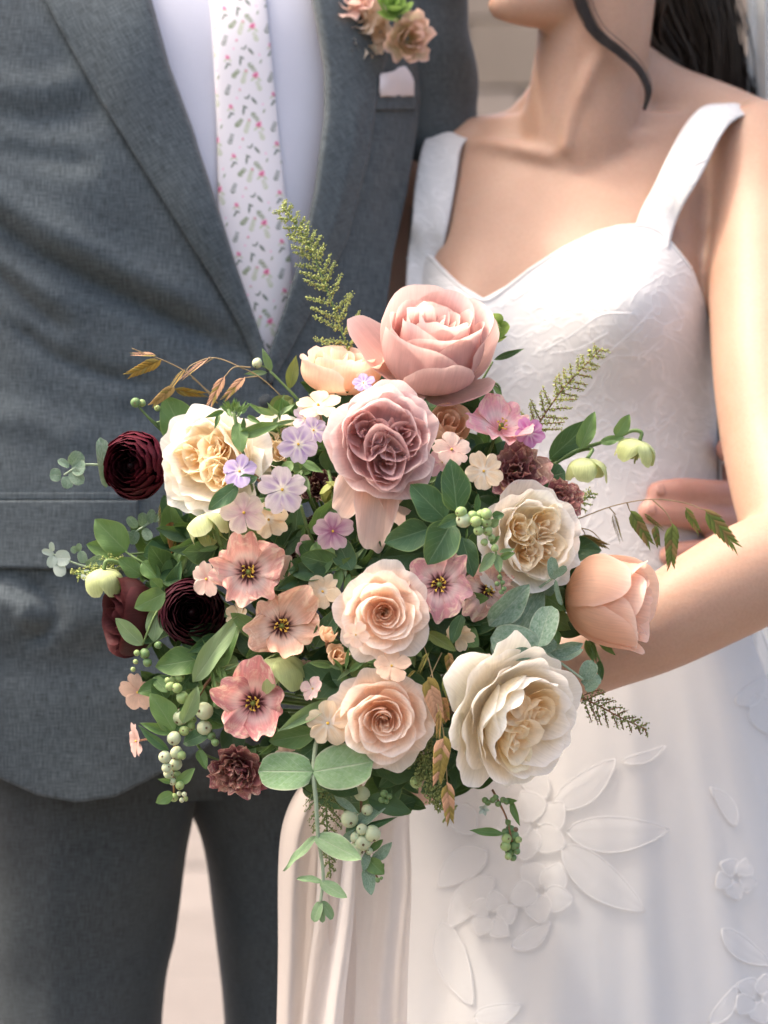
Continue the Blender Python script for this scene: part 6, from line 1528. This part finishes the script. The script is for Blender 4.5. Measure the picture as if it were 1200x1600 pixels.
# --- sea oats
def oats(label, at, spikes, stems, c1=lin(196, 146, 104), c2=lin(146, 128, 66), group='sea oats in the bouquet', r=.0006):
    o = thing('sea_oats', label, 'grass', P(*at), group)
    for st in stems: stem(o, st, r, M_STRAW, n=30)
    for s in spikes: spikelet(o, s[0], s[1], s[2], s[3], c1=c1 if len(s) < 5 else s[4], c2=c2, side=(s[5] if len(s) > 5 else 0))
    return o
tan, gold, grn = lin(202, 156, 122), lin(160, 128, 52), lin(112, 128, 62)
oats('arching dry sea oats over the left cream rose, against the grey jacket', (470, 645, .0), [((252, 562), (192, 590), 20, -.01, gold), ((244, 558), (200, 553), 9, -.01, tan, 1.0), ((292, 578), (255, 622), 8, -.004, gold, 1.1), ((330, 560), (274, 600), 7, -.002, tan, 1.2), ((272, 604), (232, 637), 22, -.006, lin(170, 140, 84)), ((272, 607), (330, 618), 13, -.004, gold, .6), ((352, 588), (322, 644), 13, -.012, tan, .5), ((384, 590), (344, 630), 13, -.010, tan, .5)],
     [[(480, 660, .0), (450, 630, -.005), (410, 592, -.008), (372, 572, -.008), (334, 559, -.006), (300, 570, -.004), (288, 585, -.004)], [(334, 559, -.006), (320, 568, -.004)], [(392, 574, -.008), (366, 574, -.01), (350, 590, -.012)], [(402, 588, -.008), (384, 590, -.010)], [(340, 630, .0), (300, 588, -.004), (262, 566, -.008), (225, 552, -.01), (206, 544, -.01)], [(330, 615, .0), (300, 590, .0)]])
oats('arching green sea oats over the groom\'s fingers on the right', (880, 815, .0), [((1072, 792), (1096, 838), 12, .01, grn, .4), ((1100, 796), (1160, 866), 22, .006, grn), ((1050, 818), (1048, 896), 26, .004, grn), ((984, 798), (1022, 860), 24, .01, grn), ((1008, 800), (1040, 830), 10, .01, grn, 1.0), ((1022, 822), (1030, 858), 18, .012, grn), ((908, 836), (956, 856), 14, .004, lin(130, 120, 66), .4), ((960, 800), (972, 852), 6, .01, lin(140, 136, 80), .8)],
     [[(850, 830, .01), (900, 812, .005), (960, 790, .005), (1020, 780, .006), (1070, 786, .008), (1100, 797, .006)], [(1020, 781, .006), (1040, 800, .005), (1050, 818, .004)], [(980, 786, .006), (984, 798, .01)], [(952, 793, .005), (962, 804, .01)], [(880, 822, .005), (920, 828, .004), (940, 845, .004)], [(898, 816, .005), (912, 830, .005), (918, 850, .005)]], c2=lin(140, 120, 74))
oats('rusty sea oats hanging beside the large cream rose', (660, 1010, -.11), [((668, 1058), (690, 1140), 44, -.128, tan), ((694, 1060), (704, 1100), 18, -.12, lin(150, 160, 92)), ((690, 1090), (700, 1130), 34, -.12, lin(180, 136, 88)), ((694, 1150), (682, 1232), 44, -.130, tan), ((698, 1222), (704, 1294), 26, -.125, tan), ((690, 1108), (684, 1160), 10, -.13, lin(160, 130, 80), .8), ((700, 1020), (706, 1062), 24, -.10, lin(190, 150, 100)), ((650, 1050), (634, 1062), 6, -.11, lin(150, 140, 70), .8), ((672, 1020), (652, 1056), 8, -.11, lin(150, 150, 80), .8), ((300, 0), (300, 1), 1, .1, tan)][:-1],
     [[(655, 990, -.07), (672, 1040, -.12), (684, 1100, -.13), (694, 1152, -.13), (699, 1225, -.125)], [(690, 1020, -.09), (672, 1058, -.12)]])
oats('brown sea oats between the left cream rose and the hellebore', (280, 850, .0), [((264, 814), (272, 868), 24, -.02, lin(156, 112, 62)), ((280, 812), (282, 862), 16, -.015, lin(176, 130, 92)), ((258, 780), (250, 830), 9, .0, lin(120, 124, 70), .5)], [[(300, 900, .0), (285, 850, -.01), (268, 812, -.018)]])
# --- plumes
def br(n, L0, L1, nb, s0=.1, s1=1.0, alt=True):
    return [(s0 + (s1 - s0) * i / (n - 1), (1 if i % 2 else -1), L0 + (L1 - L0) * i / (n - 1), int(nb * (1 - .5 * i / (n - 1)))) for i in range(n)]
plume('goldenrod_plume', 'tall yellow-green plume standing before the shirt at the top', [(556, 580, .0), (535, 520, .0), (512, 455, .002), (490, 400, .005), (470, 362, .008), (440, 322, .012)], br(30, 50, 16, 110), M_PLUME, bead=.00095, at=(556, 580, .0))
plume('goldenrod_plume', 'airy green plume against the white bodice', [(824, 690, .0), (846, 655, .0), (876, 612, .004), (905, 580, .006), (940, 545, .008)], br(26, 42, 14, 70), M_PLUME, bead=.00092, stemmat=M_STEMB)
plume('goldenrod_plume', 'thin reddish plume pointing right below the forearm', [(900, 1086, -.03), (930, 1100, -.03), (968, 1120, -.03), (1010, 1140, -.03)], br(18, 34, 10, 34), M_PLUMED, bead=.0010, stemmat=M_STEMB)
plume('goldenrod_plume', 'small fuzzy plume hanging beneath the paired eucalyptus leaves', [(512, 1215, -.07), (510, 1262, -.07), (512, 1310, -.07), (516, 1366, -.07)], br(20, 44, 8, 46, .0), M_PLUMED, bead=.0010)
plume('goldenrod_plume', 'short green plume beside the left hellebore', [(200, 890, .0), (180, 878, -.01), (150, 890, -.012), (118, 898, -.012)], br(14, 22, 10, 30), M_PLUME, bead=.0010)
plume('goldenrod_plume', 'beaded green plume between the lower peach rose and rusty sea oats', [(672, 1140, -.09), (664, 1190, -.09), (676, 1230, -.09), (700, 1265, -.09)], br(20, 30, 16, 60, .0), M_PLUMED, bead=.0014)
plume('goldenrod_plume', 'wispy green plume behind the maroon flower on the right', [(860, 800, .02), (900, 790, .02), (925, 770, .022)], br(12, 24, 10, 24), M_PLUME, bead=.0010)
# --- wrapped stems in the hand, ribbons
hd = sprig('bouquet_handle', 'silk-wrapped bundle of stems held behind the flowers', 'bouquet handle', (628, 1120, .09))
V, F = tube_vf([P(600, 1020, .03), P(628, 1120, .085), P(640, 1180, .13), P(640, 1205, .19)], [.030, .021, .018, .020], 20, n=30); wobj('silk_wrap', mesh('silk_wrap', V, F, M_RIBP, uvs=np.zeros((len(V), 2))), hd)
for k in range(9):
    a = k * .7; V, F = tube_vf([P(640, 1204, .188) + Vector((.011 * math.cos(a), .0, .011 * math.sin(a))), P(642, 1204, .225 + .004 * (k % 3)) + Vector((.013 * math.cos(a), 0, .013 * math.sin(a)))], .003, 6); wobj('cut_stem', mesh('cut_stem', V, F, M_STEM), hd)
def ribbon(label, cent, wid, mat, folds=3.0, ph=0.0, bot=2000):
    n, nu = 110, 25
    c = spline([P(*p) for p in cent], n); w = spline([[q] for q in wid], n)[:, 0]
    V = []
    for i in range(n):
        k = i / n
        for j in range(nu):
            u = 2 * j / (nu - 1) - 1
            V.append((c[i][0] + u * px2m(w[i]) * (1 + .05 * math.sin(5 * k + ph)) + .002 * math.sin(11 * k + ph), c[i][1] + .010 * math.sin(folds * u * 1.6 + ph + 2.5 * k) + .006 * math.sin(folds * 2.3 * u + 3 * k), c[i][2]))
    o = obj('ribbon', mesh('ribbon', [tuple(np.array(v) - np.array(c[0])) for v in V], gfaces(n, nu), mat, uvs=np.array([(v[0], v[2]) for v in V])))
    o.location = c[0]; o['label'] = label; o['category'] = 'ribbon'; o['group'] = 'silk ribbons hanging from the bouquet'
    return o
ribbon('blush silk ribbon hanging furthest left, against the dark trouser leg', [(560, 1170, .085), (512, 1250, .08), (496, 1380, .08), (490, 1600, .085), (486, 2100, .09)], [40, 56, 62, 66, 60], M_RIB, ph=.4)
ribbon('pale silk ribbon hanging in front of the two blush ones', [(575, 1170, .070), (540, 1260, .066), (522, 1400, .064), (505, 1600, .066), (495, 1980, .07)], [26, 30, 32, 34, 32], M_RIBP, ph=1.5, folds=1.6)
ribbon('blush silk ribbon hanging furthest right, against the white skirt', [(640, 1170, .090), (600, 1260, .088), (590, 1400, .088), (586, 1600, .09), (580, 2060, .09)], [40, 48, 54, 56, 54], M_RIB, ph=2.6)
# --- boutonniere on the groom's lapel
bl = Vector(on_front(jacket_front, np.array([600.]), np.array([50.]), .012)[0])
bt = thing('boutonniere', 'boutonniere of green, peach and russet blossoms pinned to the lapel', 'boutonniere', bl)
by = bl.y
def bp_(cx, cy, dy, rpx, n, d, cA, cB, seed, hmul=.5, mat=None, ruf=.1):
    rg = random.Random(seed); R = px2m(rpx, by); q = aim(d); base = P(cx, cy, by + dy) - bl
    for i in range(n):
        t = i / max(1, n - 1)
        vtx, uv, u, v = petal_vcu(i * GA, (.05 * R, -.1 * R, R * (.3 + .8 * t), 0, R * (.2 + .8 * t), R * hmul * (1.2 - .5 * t)), R * .55, 9, 8, curl=.1 * R, ruf=ruf * R, spiral=.05 * R, maxang=1.3, ph=i, kr=4)
        f = ramp(cA, cB, jit=.12); vtx = [q @ Vector(p) + base for p in vtx]
        obj('petal', mesh('petal', vtx, gfaces(9, 8), mat or M_PETAL, cols=np.clip(f(u, v), 0, 1), uvs=uv), bt)
bp_(614, 12, -.026, 34, 8, screen_dir(.1, .5), C(128, 160, 80), C(152, 184, 104), 1, hmul=.7, mat=M_HELL, ruf=.04)
bp_(638, 60, -.018, 42, 13, screen_dir(.3, -.1), C(222, 214, 166), C(240, 206, 192), 2, hmul=.7)
bp_(560, 30, -.016, 46, 10, screen_dir(-.2, .1), C(236, 224, 196), C(244, 226, 210), 3, hmul=.4)
bp_(556, 0, -.018, 42, 8, screen_dir(-.1, .5), C(240, 200, 184), C(246, 216, 204), 7, hmul=.5)
bp_(548, 80, -.014, 30, 7, screen_dir(-.2, -.2), C(230, 222, 206), C(240, 234, 220), 4, hmul=.9)
bp_(574, 84, -.013, 20, 5, screen_dir(.2, -.5), C(226, 214, 196), C(236, 226, 208), 5, hmul=.6)
bp_(594, 50, -.012, 34, 8, screen_dir(.0, -.2), C(232, 210, 184), C(240, 218, 198), 6, hmul=.3)
for (b, t, w) in (((560, 60), (538, 50), 18), ((545, 90), (536, 112), 14), ((555, 95), (556, 110), 12), ((600, 40), (585, 20), 20), ((620, 40), (640, 30), 20)):
    leaf(bt, b, t, w, 'ovate', 'mid', y=by - .008, ty=by - .012)
